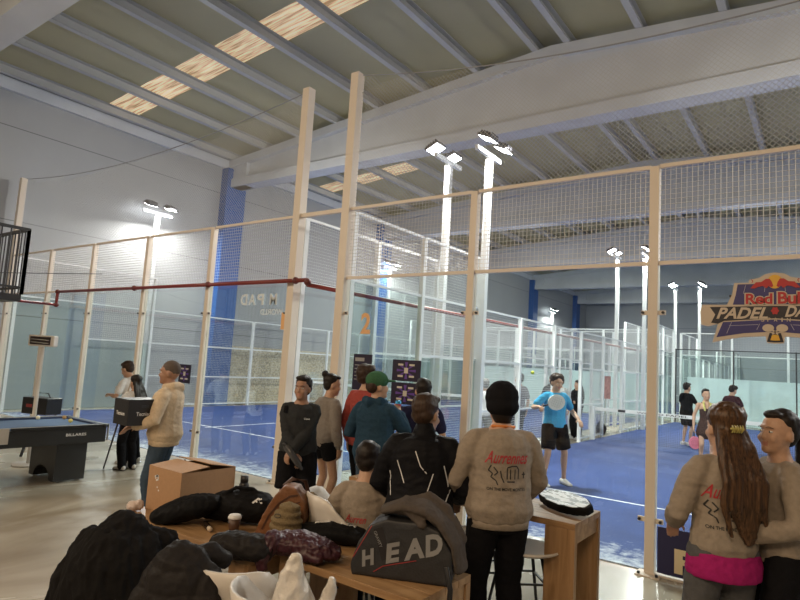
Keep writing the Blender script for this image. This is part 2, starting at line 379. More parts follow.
def grid(mb, o, u, L, z0, z1, step, wd, hz=True):
    """welded wire mesh: vertical and horizontal wires between z0 and z1"""
    o, u = V(o), V(u); k = max(1, round(L/step)); nn = u.cross(V((0, 0, 1)))*wd/2
    def wire(p, q, a):
        vs = [p+a, p+nn, p-a, q+a, q+nn, q-a]; mb.add(vs, [(0, 1, 4, 3), (1, 2, 5, 4), (2, 0, 3, 5)])
    for i in range(1, k):
        p = o+u*(L*i/k); wire(V((p.x, p.y, z0)), V((p.x, p.y, z1)), u*wd/2)
    k = max(1, round((z1-z0)/step))
    for i in range(1, k):
        z = z0+(z1-z0)*i/k; wire(V((o.x, o.y, z)), V((o.x+u.x*L, o.y+u.y*L, z)), V((0, 0, wd/2)))
def fence(label, group, o, u, stations, glass, mesh, heights, pm, wm, step=.05, wd=.006, pw=.09, rails=(), tall=(), base=False, gm=None, brackets=False, rail_m=None, skip=()):
    """stations: distances of posts along u; glass/mesh: per bay (z0,z1) or None; heights per post"""
    o, u = V(o), V(u); rz = math.atan2(u.y, u.x); rail_m = rail_m or pm
    t = thing('court_fence', o, rz, label, 'fence', group)
    for i, s in enumerate(stations):
        w_ = .14 if i in tall else pw
        p = MB().box((s, 0, heights[i]/2), (w_, w_, heights[i])).build('post', pm, t)
        if base:
            MB().prism([(s-.11, 0), (s+.11, 0), (s+.11, .012), (s-.11, .012)], -.13, .09).cyl((s-.08, -.1, .01), (s-.08, -.1, .035), .014, n=8, mi=1).cyl((s+.08, -.1, .01), (s+.08, -.1, .035), .014, n=8, mi=1).build('foot_plate', [PEACH, DARKM], t)
        if brackets and i not in skip:
            for z in (.5, 2.5):
                for sg in (-1, 1):
                    if (i == 0 and sg < 0) or (i == len(stations)-1 and sg > 0): continue
                    b = MB().box((s+sg*(w_/2+.035), -.012, z), (.07, .02, .045)); b.tube([(s+sg*(w_/2+.05), -.05, z), (s+sg*(w_/2+.05), -.0, z)], [.014, .014], n=8, mi=1, cap=0)
                    b.build('glass_bracket', [rail_m, DARKM], t)
    for i in range(len(stations)-1):
        a, b = stations[i]+pw/2, stations[i+1]-pw/2
        if glass and glass[i]:
            MB().lo((a, -.006, glass[i][0]), (b, .006, glass[i][1])).build('glass_panel', gm or GLASS, t)
        if mesh and mesh[i]:
            g = MB()
            for z0, z1 in mesh[i]: grid(g, (a, 0, 0), (1, 0, 0), b-a, z0, z1, step, wd)
            g.build('wire_mesh', wm, t)
        for z in rails[i] if rails else ():
            MB().lo((a, -.02, z-.02), (b, .02, z+.02)).build('rail', rail_m, t)
    return t
gb = (.03, 2.97)
N5 = [P*i for i in range(6)]
fence('back fence of the right court, glass below and wire above, bare of the round logo board', None, (0, 0, 0), (1, 0, 0), N5, [gb]*5, [[(3, 4)]]*5, [6.05]+[4]*5, PEACH, WIRE2,
      rails=[(3, 4)]*5, tall=(0,), base=True, brackets=True)['label'] = 'near end fence of the right court with peach posts and glass, carrying the bracket posters'
NB = [0, 2.08, 4.1, 6.2, 8.2, 10.4]
fence('near end fence of the left court behind the pool table, glass below and wire above', None, (GX-10.4, 0, 0), (1, 0, 0), [10.4-s for s in NB[::-1]], [gb]*5, [[(3, 4)]]*5, [6.05, 4, 4, 4, 4, 6.05], PEACH, WIRE,
      rails=[(3, 4)]*5, tall=(0, 5), base=True, brackets=True)
# link between the two tall posts
t = thing('fence_link_rail', (GX, 0, 0), 0, 'short peach rail joining the two tall posts above the passage between courts', 'rail')
MB().lo((.05, -.025, 3.97), (.95, .025, 4.03)).build('rail', PEACH, t)
# side fences
SY = [0.16, 2, 4, 6, 8, 10, 12, 14, 16, 18, 20, 21.9]
def side(label, x, y0, gate=False, st_=.05, wdt=.006, hi=True):
    S = SY; hs = []; gl = []; ms = []; rl = []
    for i, s in enumerate(S): hs.append(4 if (i <= 2 or i >= 9) else 3)
    for i in range(len(S)-1):
        if i < 2 or i > 8: gl.append(gb if (i == 0 or i == 10) else (.03, 1.97)); ms.append([(3, 4)] if i in (0, 10) else [(2, 3), (3, 4)]); rl.append((3, 4) if i in (0, 10) else (2, 3, 4))
        elif gate and i in (4, 6): gl.append(None); ms.append([(2.2, 3)]); rl.append((2.2, 3))
        else: gl.append(None); ms.append([(.1, 3)]); rl.append((.1, 1, 2, 3))
    return fence(label, None, (x, y0, 0), (0, 1, 0), S, gl, ms, hs, WHITE, WIRE, step=st_, wd=wdt, rails=rl, pw=.08)
side('left side fence of the right court, white posts and wire, bordering the passage', 0, 0, True)
side('right side fence of the left court, white posts and wire, bordering the passage', GX, 0, True)
side('left side fence of the left court, white posts, close to the grey hall wall', GX-10.4, 0, False, .06)
side('right side fence of the right court, outside edge by the right hall wall', 10.4, 0, False, .1)
fence('far end fence of the right court, thin dark frames around clear glass panels', None, (0, YE, 0), (1, 0, 0), [.1, 2.32, 4.5, 6.5, 8.4, 10.35], [(.03, 3.15)]*5, None, [3.2]*6, DARKM, WIRE, rails=[(3.17,)]*5, pw=.05)
fence('far end fence of the left court, white frames and glass beyond the net', None, (GX-10.4, YE, 0), (1, 0, 0), N5, [gb]*5, [[(3, 4)]]*5, [4]*6, WHITE, WIRE, step=.08, rails=[(3, 4)]*5)
fence('near end fence of the second row right court, white frames behind the dark framed glass', None, (0, 23.6, 0), (1, 0, 0), N5, [gb]*5, [[(3, 4)]]*5, [4]*6, WHITE, WIRE, step=.1, wd=.005, rails=[(3, 4)]*5)
fence('near end fence of the second row left court, white frames far beyond the stone wall', None, (GX-10.4, 23.6, 0), (1, 0, 0), N5, [gb]*5, [[(3, 4)]]*5, [4]*6, WHITE, WIRE, step=.1, wd=.005, rails=[(3, 4)]*5)
side('left side fence of the second row right court, white posts far down the passage', 0, 23.6, False, .1, .006)
side('right side fence of the second row left court, white posts far down the passage', GX, 23.6, False, .1, .006)
side('left side fence of the second row left court along the far wall', GX-10.4, 23.6, False, .1, .006)
# translucent windbreak behind the far glass
SCR = mat('white_windbreak_sheet', (.66, .74, .76), .7, 0, 0, 2, .08, vscale=1.5)
tag(MB().lo((.3, 23.45, 0), (10.2, 23.5, 2.0)).build('windbreak_sheet', SCR), 'pale blue white windbreak sheet stretched low behind the far dark framed glass', 'screen')
tag(MB().lo((-11.2, 23.45, 0), (-1.2, 23.5, 2.0)).build('windbreak_sheet', SCR), 'pale windbreak sheet stretched low behind the far end of the left court', 'screen')

# nets of the courts
BLKNET = mat('black_net', (.02, .02, .025), .8)
def court_net(x0, x1, y, label, words=None):
    t = thing('padel_net', (x0, y, 0), 0, label, 'net')
    L = x1-x0; g = MB(); grid(g, (0, 0, 0), (1, 0, 0), L, .02, .86, .045, .004); g.build('netting', BLKNET, t)
    b = MB().lo((0, -.012, .84), (L, .012, .93)).build('top_band', mat('white_canvas', (.8, .8, .8), .7), t)
    for x in (.05, L-.05): MB().lo((x-.06, -.06, 0), (x+.06, .06, .95)).build('net_post', WHITE, t)
    if words:
        MB().lo((.75, -.016, .85), (.95, -.013, .92)).build('band_patch', DARKM, t)
        g = text_geo('WORLD PADEL', 1.3, .05, bold=.01); MB().add([(1.9+a, -.016, .885+c) for a, c in g[0]], g[1]).build('band_lettering', BLACK, t)
        MB().lo((3.3, -.016, .84), (3.62, -.013, .93)).build('band_patch', mat('dark_red_patch', (.12, .03, .03), .7), t)
court_net(0, 10.4, YN, 'black padel net with white lettered top band across the right court', True)
court_net(GX-10.4, GX, YN, 'black padel net with white top band across the left court')

# floodlight masts
def mast(x, y, z, label, dirx, head=1):
    t = thing('floodlight_mast', (x, y, 0), 0, label, 'floodlight', 'white floodlight masts beside the courts')
    MB().box((0, 0, z/2-.1), (.12, .12, z-.2)).build('pole', WHITE, t)
    MB().bar((-.02, -.5, z-.1), (-.02, .5, z-.1), .07, .09).build('crossbar', WHITE, t)
    for s in (-.34, .34):
        M = Matrix.Translation((dirx*.12, s, z+.06)) @ Matrix.Rotation(dirx*R(24), 4, 'Y')
        h = MB().box((0, 0, .05), (.32, .36, .05), M=M).box((0, 0, .09), (.26, .3, .04), M=M)
        for k in range(5): h.box((-.12+k*.06, 0, .125), (.015, .28, .04), M=M)
        hh = h.build('lamp_head', mat('lamp_housing', (.10, .10, .11), .5), t)
        MB().box((0, 0, .02), (.27, .31, .012), M=M).build('lamp_lens', LAMP, hh)
names = ['at the hall wall left of the blue column', 'left of the pair on the passage, its pole nearer the left court', 'right of the pair on the passage, tallest lit pole near centre', 'by the far blue column behind the left court',
         'far down the passage, left court side, at its second lamps', 'far down the passage hidden partly by the nearest post', 'beyond the right court, first of the two behind the glass', 'beyond the right court, brighter of the two left of the logo board',
         'tiny and far, beside the furthest blue columns', 'on the far right side of the right court', 'on the far right side, second along the right court', 'at the far end of the passage']
for (x, y, z, k), nm in zip(MASTS, names):
    d = -1 if (x > 10 or -1 < x < -.5) else 1
    mast(x, y, z, 'white floodlight mast '+nm, d)

# high safety nets above the end fences (sagging top edge)
def safety_net(x0, x1, zf, y, label, st_=.040, wd=.0048):
    g = MB(); zb = 4.03; H = 2.1; L = x1-x0
    def seg(p, q):
        d = (q-p).normalized(); a = V((-d.z, 0, d.x))*wd/2; b = V((0, wd/2, 0))
        g.add([p+a, p+b, p-a, q+a, q+b, q-a], [(0, 1, 4, 3), (1, 2, 5, 4), (2, 0, 3, 5)])
    s = -H
    while s < L:
        for dr in (1, -1):
            pts = []; k = 0
            a = None; steps = 14
            prev = None
            for i in range(steps+1):
                zz = zb+H*i/steps; xx = x0+s+(zz-zb)
                if dr < 0: xx = x0+x1-xx
                ok = x0 <= xx <= x1 and zz <= zf(xx)
                if ok:
                    if a is None: a = V((xx, 0, zz))
                    b_ = V((xx, 0, zz))
                elif a is not None: break
            if a is not None and (b_-a).length > .02: seg(a, b_)
        s += st_*1.414
    k = 40; pts = [V((x0+L*i/k, 0, zf(x0+L*i/k))) for i in range(k+1)]
    net = g.build('netting', NETM); net.location = (0, y, 0)
    b = MB()
    for p, q in zip(pts, pts[1:]): b.bar(p, q, .012)
    b.build('edge_cord', mat('net_cord', (.30, .30, .29), .8), net)
    tag(net, label, 'safety net'); net.name = 'safety_net'
safety_net(0, 10.4, lambda x: 6.05-.62*(1-((x-5.2)/5.2)**2), .04, 'fine diamond safety net rising above the right court end fence to the tall post')
safety_net(GX-10.4, GX, lambda x: 6.05-.34*(1-((x-GX+5.2)/5.2)**2), .04, 'fine diamond safety net sagging above the left court end fence by the grey wall')

# red sprinkler pipe
t = thing('red_pipe', (0, 0, 3.0), 0, 'dark red water pipe running along the left fence then down the passage', 'pipe')
pts = [(-8.35, -6, -.32), (-8.35, -.16, -.32), (-8.35, -.16, -.03), (-.55, -.16, -.03), (-.55, -.16, -.1), (-.55, 20, -.1)]
pp = MB()
for a, b in zip(pts, pts[1:]): pp.cyl(a, b, .032, n=10)
pp.build('pipe_run', REDP, t, smooth=True)
for c in ((-8.35, -.16, -.32), (-8.35, -.16, -.03), (-.55, -.16, -.06), (-.8, -.16, -.03), (-2.9, -.16, -.03), (-5.2, -.16, -.03)): MB().ell(c, (.055, .055, .055), 10).build('pipe_fitting', mat('dark_red_fitting', (.12, .02, .018), .4), t, smooth=True)

# hanging lamps under the roof (off)
for x, y, z, lb in ((-3.5, 8.6, 8.45, 'round grey high bay lamp behind the tall peach post'), (2.6, 8.2, 8.6, 'round pale high bay lamp under the big beam at upper right'), (2.0, 17.6, 8.5, 'far round high bay lamp seen through the wire at right')):
    t = thing('high_bay_lamp', (x, y, z), 0, lb+', unlit', 'ceiling light', 'unlit high bay lamps')
    MB().tube([(0, 0, 0), (0, 0, .08), (0, 0, .2), (0, 0, .26)], [.20, .19, .08, .06], cap=0, n=20).build('shade', mat('grey_shade', (.35, .42, .44), .3, .3), t, smooth=True)
    MB().cyl((0, 0, .26), (0, 0, roofz(x)+.25-z), .012, n=8).build('suspension_rod', DARKM, t)
    MB().cyl((0, 0, -.01), (0, 0, .0), .17, n=20).build('diffuser', mat('cloudy_diffuser', (.6, .68, .7), .3), t)

# writing and numbers
PALE = mat('pale_lettering', (.62, .66, .68), .6); ORAN = mat('orange_number', (.75, .42, .18), .6)
t = thing('window_lettering', (-1.72, -.012, 2.72), 0, 'pale mirrored lettering stuck on the glass left of the tall post', 'lettering')
for ch, x_ in (('D', -.40), ('A', -.20), ('P', 0), ('M', .30)):
    g = text_geo(ch, .16, .18, bold=.02); MB().add([(x_-a, 0, c) for a, c in g[0]], g[1]).build('large_letter', PALE, t)
g = text_geo('WORLD', .52, .09, bold=.01); MB().add([(-a+.28, 0, c-.2) for a, c in g[0]], g[1]).build('small_letters', PALE, t)
g = text_geo('1', .09, .26, bold=.02); tag(MB().add([(-1.16-a, -.012, 2.38+c) for a, c in g[0]], g[1]).build('court_number', ORAN), 'orange number one on the glass by the tall post', 'number')
g = text_geo('2', .17, .29, bold=.03); tag(MB().add([(.47+a, -.012, 2.36+c) for a, c in g[0]], g[1]).build('court_number', ORAN), 'orange number two on the glass right of the tallest post', 'number')
# banner with a letter at the foot of the right fence
t = thing('advertising_banner', (5.18, -.03, .24), 0, 'navy banner with a cream letter at the foot of the fence, right post', 'banner')
MB().lo((-.95, -.004, -.20), (.95, .004, .22)).build('sheet', mat('navy_banner', (.018, .016, .07), .5), t)
g = text_geo('P', .2, .22, bold=.045); MB().add([(-.70+a, -.007, -.06+c) for a, c in g[0]], g[1]).build('letter', mat('cream_print', (.72, .6, .38), .6), t)
MB().lo((-.97, -.03, -.235), (.97, .03, -.215)).build('bottom_rail', PEACH, t)

# posters
NAVY = mat('dark_poster', (.018, .012, .035), .35); PURP = mat('purple_print', (.12, .05, .32), .5); CR = mat('pale_print', (.6, .58, .5), .6)
def poster(x, z, w_, h_, label, kind, seed=0):
    t = thing('poster', (x, -.02, z), 0, label, 'poster', 'dark tournament posters' if kind else None)
    MB().lo((-w_/2, -.004, -h_/2), (w_/2, .004, h_/2)).build('sheet', NAVY, t)
    rr = random.Random(seed)
    if kind:
        b = MB()
        for k in range(8):
            a = pi/4*k; b.add([(0, -.006, 0), (cos(a-.16)*w_*.34, -.006, sin(a-.16)*h_*.4), (cos(a+.16)*w_*.34, -.006, sin(a+.16)*h_*.4)], [(0, 1, 2)])
        b.build('star_print', PURP, t)
        bb = MB().lo((-.03, -.009, -.035), (.03, -.008, .035)); bb.build('centre_print', CR, t)
        for sx in (-1, 1):
            for sz in (-1, 1): MB().lo((sx*w_*.2-.04, -.009, sz*h_*.27-.012), (sx*w_*.2+.04, -.008, sz*h_*.27+.012)).build('name_box', CR, t)
    else:
        b = MB().lo((-w_*.4, -.008, h_*.30), (w_*.1, -.007, h_*.40))
        for k in range(5): b.lo((-w_*.4, -.008, h_*(.18-.1*k)), (w_*(-.1+.3*rr.random()), -.007, h_*(.2-.1*k)))
        b.build('text_print', mat('dim_print', (.3, .3, .3), .6), t)
poster(1.2, 1.76, .44, .27, 'dark purple draw poster, topmost of three on the fence glass', 1)
poster(1.2, 1.47, .44, .27, 'dark purple draw poster, middle of three on the fence glass', 1)
poster(1.21, 1.15, .44, .31, 'dark purple draw poster, lowest of three, behind the heads', 1)
poster(.47, 1.70, .32, .48, 'plain dark notice with small text left of the three draw posters', 0)
poster(-3.52, 1.44, .33, .32, 'small dark poster with pale marks behind the man with the box', 1)

# ================================================================ PEOPLE
SK = [mat('skin_light', (.50, .30, .20), .5, 0, 0, 60, .06), mat('skin_tan', (.36, .20, .13), .5, 0, 0, 60, .06)]
LIP = mat('lips', (.42, .19, .14), .45); EYEW = mat('eye_white', (.7, .7, .68), .2); IRIS = mat('iris', (.03, .018, .012), .2)
def hairmat(name, c, c2, r=.5):
    m = wood(name, c, c2, (70, 70, 5), r); m.node_tree.nodes['Principled BSDF'].inputs['Specular IOR Level'].default_value = .3; return m
HD = hairmat('hair_dark', (.008, .006, .005), (.020, .013, .010)); HB = hairmat('hair_brown', (.022, .012, .008), (.055, .03, .018))
HL = hairmat('hair_long_brown', (.018, .010, .006), (.12, .06, .028), .4); STUB = mat('hair_stubble', (.10, .075, .06), .8)
def cl(name, c, r=.85, b=.25, s=40, v=.08): return mat(name, c, r, 0, b, s, v, spec=.06)
TAUPE = cl('taupe_cotton', (.30, .25, .20)); CREAM = cl('cream_cotton', (.62, .50, .36)); CHAR = cl('charcoal_cotton', (.035, .037, .04)); BLKC = cl('black_cloth', (.010, .010, .012))
TEAL = cl('teal_cotton', (.025, .055, .09)); CORAL = cl('coral_knit', (.34, .07, .06)); LBLUE = cl('light_blue_jersey', (.07, .33, .56)); DENIM = cl('denim', (.05, .075, .11))
GREYJ = cl('grey_jogger_cotton', (.10, .10, .105)); MAG = cl('magenta_cotton', (.36, .02, .14)); WHC = cl('white_cotton', (.72, .72, .72)); GRN = cl('green_cap_cotton', (.05, .13, .07)); BRN = cl('brown_dress_fabric', (.06, .035, .03))
SHOE = mat('white_shoe', (.65, .62, .6), .5); SHOED = mat('dark_shoe', (.03, .03, .03), .5); SHIRTG = cl('grey_striped', (.16, .15, .16)); PALEG = cl('pale_grey_cotton', (.45, .46, .45))
VA = 36.3    # yaw of a figure facing straight away from the camera
def person(label, loc, yaw, H=1.75, skin=0, hands=None, lean=0, head=(0, 0), top=('sweat', TAUPE), bottom=('trousers', BLKC), shoes=SHOE,
           hair=('short', HD), vox=.012, seat=None, feet=None, slim=1.0, curl=(35, 35), group=None, tuck=0, seed=0):
    s = H/1.745; t = thing('person', (loc[0], loc[1], 0), R(yaw), label, 'person', group)
    hz = seat if seat else .93*s
    hz /= s
    L = R(lean)
    def ub(p):                                     # upper body: height given for a standing figure, then leaned and lowered
        x, y, z = p; z -= .93; y2 = y*cos(L)+z*sin(L); z2 = -y*sin(L)+z*cos(L)
        return V((x, y2, z2+hz))
    hy, ht = R(head[0]), R(head[1])
    def hd(p):
        x, y, z = p; z -= 1.52
        y, z = y*cos(ht)+z*sin(ht), -y*sin(ht)+z*cos(ht)
        x, y = x*cos(hy)-y*sin(hy), x*sin(hy)+y*cos(hy)
        return ub((x, y, z+1.52))
    HM = Matrix.Translation(hd((0, 0, 1.482))) @ Matrix.Rotation(-L, 4, 'X') @ Matrix.Rotation(hy, 4, 'Z') @ Matrix.Rotation(-ht, 4, 'X') @ Matrix.Scale(1.08, 4) @ Matrix.Translation((0, 0, -1.52))
    sw = .168*slim
    SH = {sd: ub((sg*sw, -.01, 1.392)) for sd, sg in (('L', -1), ('R', 1))}
    hands = hands or {}
    arms = {}
    for sd, sg in (('L', -1), ('R', 1)):
        tgt = V(hands.get(sd, (sg*.26, .04, .86+hz-.93+.0)))
        S_ = SH[sd]; d = tgt-S_; a, b = .285, .255
        if d.length > a+b-.01: d = d.normalized()*(a+b-.01)
        T = S_+d; c = d.length; x = (a*a-b*b+c*c)/(2*c); h = math.sqrt(max(a*a-x*x, 0))
        pole = V((sg*.7, -.5, -.8)); pole = pole-d.normalized()*pole.dot(d.normalized()); pole.normalize()
        arms[sd] = (S_, S_+d.normalized()*x+pole*h, T)
    HIP = {sd: V((sg*.09, 0, hz-.02)) for sd, sg in (('L', -1), ('R', 1))}
    legs = {}
    for sd, sg in (('L', -1), ('R', 1)):
        if seat:
            f = (feet or {}).get(sd, (sg*.12, .42, max(.09, hz-.52)))
        else: f = (feet or {}).get(sd, (sg*.11, 0, .09))
        A = V(f); Hh = HIP[sd]; d = A-Hh; a, b = .42, .42
        if d.length > a+b-.005: d = d.normalized()*(a+b-.005); A = Hh+d
        c = d.length; x = c/2; h = math.sqrt(max(a*a-x*x, 0)); pole = V((sg*.12, 1, .15 if not seat else .6)); pole = pole-d.normalized()*pole.dot(d.normalized()); pole.normalize()
        legs[sd] = (Hh, Hh+d*.5+pole*h, A)
    # ---- one continuous body
    B = MB(); w_ = slim
    tr = [(.90, .135, .095, 0), (.95, .162, .112, -.005), (1.06, .130, .092, 0), (1.18, .142, .100, .005), (1.30, .162, .108, 0), (1.37, .145, .095, -.01), (1.43, .10, .075, -.01), (1.48, .065, .062, -.005)]
    side = (cos(0), 0, 0)
    B.tube([ub((0, q[3], q[0])) if q[0] > .9 else V((0, 0, q[0]-.93+hz)) for q in tr], [(q[1]*w_, q[2]*w_) for q in tr], ck=.3)
    B.tube([ub((0, -.01, 1.44)), ub((0, .0, 1.50)), hd((0, .008, 1.53))], [.064, .058, .058])
    B.ell((0, -.005, 1.655), (.074, .092, .098), 16, M=HM); B.ell((0, .035, 1.605), (.060, .062, .088), 14, M=HM); B.ell((0, .075, 1.552), (.030, .026, .026), 10, M=HM)
    B.ell((0, .078 if hair[0] in ('short', 'curly', 'shaved') else .072, 1.668), (.050, .020, .012), 10, M=HM); B.ell((-.036, .072, 1.606), (.022, .022, .024), 8, M=HM); B.ell((.036, .072, 1.606), (.022, .022, .024), 8, M=HM)
    B.tube([HM@V((0, .086, 1.655)), HM@V((0, .098, 1.628)), HM@V((0, .104, 1.613))], [.007, .009, .012], cap=2, n=8)
    B.ell((0, .089, 1.584), (.021, .010, .006), 8, M=HM); B.ell((0, .088, 1.574), (.018, .010, .007), 8, M=HM)
    for sg in (-1, 1): B.ell((sg*.075, -.005, 1.622), (.011, .020, .031), 8, M=HM)
    for sd, sg in (('L', -1), ('R', 1)):
        S_, E, T = arms[sd]
        B.tube([S_-V((sg*.04, 0, -.0)), S_, S_.lerp(E, .4), E, E.lerp(T, .3), T], [.038, .046, .044*w_, .037, .040*w_, .026], n=12)
        d = (T-E).normalized(); acr = d.cross(V((0, 0, 1))); acr = acr.normalized() if acr.length > .2 else V((0, 1, 0))
        if abs(d.z) > .75: acr = V((0, 1, 0))-d*d.y; acr.normalize()
        nrm = acr.cross(d).normalized()
        inw = V((0, 0, hz+.3))-T
        if abs(d.z) > .75:
            if nrm.dot(V((-sg, 0, 0))) < 0: nrm = -nrm          # palm towards the thigh
        elif nrm.z > 0: nrm = -nrm                                # palm down
        c0 = R(curl[0 if sd == 'L' else 1]); pl = T+d*.085
        B.tube([T, T+d*.04, pl], [(.024, .017), (.036, .014), (.038, .012)], side=acr, n=10, cap=2)
        for k, (o, ln) in enumerate(((-.030, .066), (-.010, .076), (.010, .072), (.029, .058))):
            p0 = pl+acr*o-d*.012; dd = d.copy(); pts = [p0]; an = 0
            for q in (.42, .33, .25):
                an += c0*.6; dd = d*cos(an)+nrm*sin(an); pts.append(pts[-1]+dd*(ln*q+.008))
            B.tube(pts, [.0092, .0088, .0080, .0068], n=8, cap=2)
        ts = acr*(1 if acr.dot(V((0, 1, .3))) > 0 else -1)
        if abs(d.z) <= .75: ts = acr*(1 if acr.dot(V((-sg, 0, 0))) > 0 else -1)
        p0 = T+d*.022+ts*.022; p1 = p0+(d*.5+ts*.75+nrm*.3).normalized()*.038; p2 = p1+(d*.85+ts*.2+nrm*.45).normalized()*.032
        B.tube([p0, p1, p2], [.013, .0105, .008], n=8, cap=2)
        Hh, K, A = legs[sd]
        B.tube([Hh+V((0, 0, .02)), Hh.lerp(K, .4), K, K.lerp(A, .32)-V((0, .012, 0)), K.lerp(A, .75), A], [.086*w_, .073*w_, .052, .053*w_, .036, .034], n=14)
        B.tube([A+V((0, -.04, -.045)), A+V((0, .05, -.045)), A+V((sg*.012, .15, -.062))], [(.032, .035), (.036, .032), (.036, .02)], n=10)
    B.v = [(x*s, y*s, z*s) for x, y, z in B.v]
    me = fuse(B, vox, 2)
    bo = meshobj('body', me, [SK[skin], LIP], t)
    HMI = HM.inverted()
    for q in me.polygons:
        c = HMI@(q.center/s)
        if abs(c.x) < .022 and c.y > .086 and 1.566 < c.z < 1.592: q.material_index = 1
    for sg in (-1, 1):
        e = MB().ell((sg*.030, .0795, 1.643), (.0125, .0090, .0065), 10, 0, M=HM).ell((sg*.030, .0850, 1.643), (.0055, .0045, .0058), 8, 1, M=HM)
        e.v = [(x*s, y*s, z*s) for x, y, z in e.v]; e.build('eye', [EYEW, IRIS], t, smooth=True)
        e = MB().tube([HM@V((sg*.016, .096, 1.664)), HM@V((sg*.032, .094, 1.670)), HM@V((sg*.050, .079, 1.662))], [(.0026, .0022) if hair[0] in ('short', 'curly', 'shaved') else (.0016, .0014)]*3, n=6, cap=1)
        e.v = [(x*s, y*s, z*s) for x, y, z in e.v]; e.build('eyebrow', hair[1] if hair[0] not in ('beanie', 'cap') else HD, t, smooth=True)
    def cloth(name, mb, m, amp=.010, f=(5.5, 5.5, 11), vx=None, sm=2):
        mb.v = [(x*s, y*s, z*s) for x, y, z in mb.v]
        return meshobj(name, fuse(mb, vx or max(vox, .010), sm, folds(amp*s, f, seed*3.1+len(name))), m, t)
    # ---- top
    kind, tm = top[0], top[1]; fat = {'sweat': .034, 'jacket': .045, 'hoodie': .038, 'tshirt': .020, 'tank': .006, 'dress': .008}[kind]
    if kind == 'tshirt' and len(top) > 2: fat = top[2]
    M_ = MB(); hem = {'sweat': .905, 'jacket': .87, 'hoodie': .90, 'tshirt': .90, 'tank': .92, 'dress': .88}[kind]
    def tp(z, y): return ub((0, y, z))
    rr = [(hem, .160, .112, 0), (.97, .160, .110, -.003), (1.08, .138, .098, 0), (1.20, .148, .104, .004), (1.31, .160, .110, 0), (1.375, .146, .096, -.012)]
    if kind in ('tank', 'dress'): rr = rr[:-2]+[(1.27, .150, .104, .004), (1.33, .13, .09, .004)]
    else: rr += [(1.42, .105, .078, -.012), (1.455, .072, .064, -.008)]
    pts = [tp(a, d) for a, b, c, d in rr]; rad = [((b+fat)*w_, (c+fat)*w_) if i < len(rr)-1 else (b*w_+.002, c*w_+.002) for i, (a, b, c, d) in enumerate(rr)]
    if kind in ('sweat', 'hoodie', 'jacket'):
        rad[0] = (rad[0][0]*.94, rad[0][1]*.94); rad[1] = (rad[1][0]*1.07, rad[1][1]*1.10); rad[2] = (rad[2][0]*1.10, rad[2][1]*1.06)
    M_.tube(pts, rad, cap=1, ck=.12)
    if kind == 'dress': M_.tube([V((0, 0, hz+.05)), V((0, 0, hz-.08)), V((0, 0, hz-.20))], [(.16, .115), (.19, .14), (.215, .16)], cap=1)
    for sd, sg in (('L', -1), ('R', 1)):
        S_, E, T = arms[sd]
        if kind in ('sweat', 'hoodie', 'jacket'):
            k = 1.25 if kind == 'jacket' else 1.0
            M_.tube([S_-V((sg*.075, 0, -.022)), S_-V((sg*.02, 0, -.003)), S_.lerp(E, .18), S_.lerp(E, .5), E, E.lerp(T, .45), E.lerp(T, .86), T-(T-E).normalized()*.02], [.048*k, .066*k, .070*k, .068*k, .062*k, .060*k, .050*k, .036], n=14, cap=2)
        elif kind == 'tshirt':
            M_.tube([S_-V((sg*.075, 0, -.018)), S_-V((sg*.015, 0, 0)), S_.lerp(E, .2), S_.lerp(E, .7)], [.046, .060, .064, .062], n=14, cap=1)
        else:
            M_.tube([ub((sg*.085, .05, 1.30)), ub((sg*.09, .01, 1.435)), ub((sg*.085, -.06, 1.30))], [.014]*3, n=8)
    if kind == 'hoodie':
        M_.tube([ub((-.09, .02, 1.46)), ub((-.08, -.07, 1.47)), ub((0, -.115, 1.455)), ub((.08, -.07, 1.47)), ub((.09, .02, 1.46))], [.030, .045, .055, .045, .030], n=10)
    if kind == 'jacket':
        M_.tube([ub((0, -.02, 1.45)), ub((0, -.02, 1.50))], [(.085, .08), (.075, .072)], cap=1)
    garment = cloth({'sweat': 'sweatshirt', 'hoodie': 'hoodie', 'jacket': 'jacket', 'tshirt': 't_shirt', 'tank': 'tank_top', 'dress': 'dress'}[kind], M_, tm, .010 if kind in ('sweat', 'hoodie', 'jacket') else .006)
    if kind in ('sweat', 'hoodie', 'jacket'):
        hb = MB().tube([tp(hem-.045, 0), tp(hem+.012, 0)], [((.160+fat*.5)*w_, (.112+fat*.5)*w_), ((.160+fat*.7)*w_, (.112+fat*.7)*w_)], cap=1, n=28, ck=.08)
        hb.v = [(x*s, y*s, z*s) for x, y, z in hb.v]; hb.build('hem_band', tm, t, smooth=True)
        for sd in 'LR':
            S_, E, T = arms[sd]; d = (T-E).normalized()
            c_ = MB().tube([T-d*.055, T-d*.012], [.037, .032], cap=1, n=16); c_.v = [(x*s, y*s, z*s) for x, y, z in c_.v]; c_.build('cuff', tm, t, smooth=True)
    # ---- bottom
    kind, bm_ = bottom
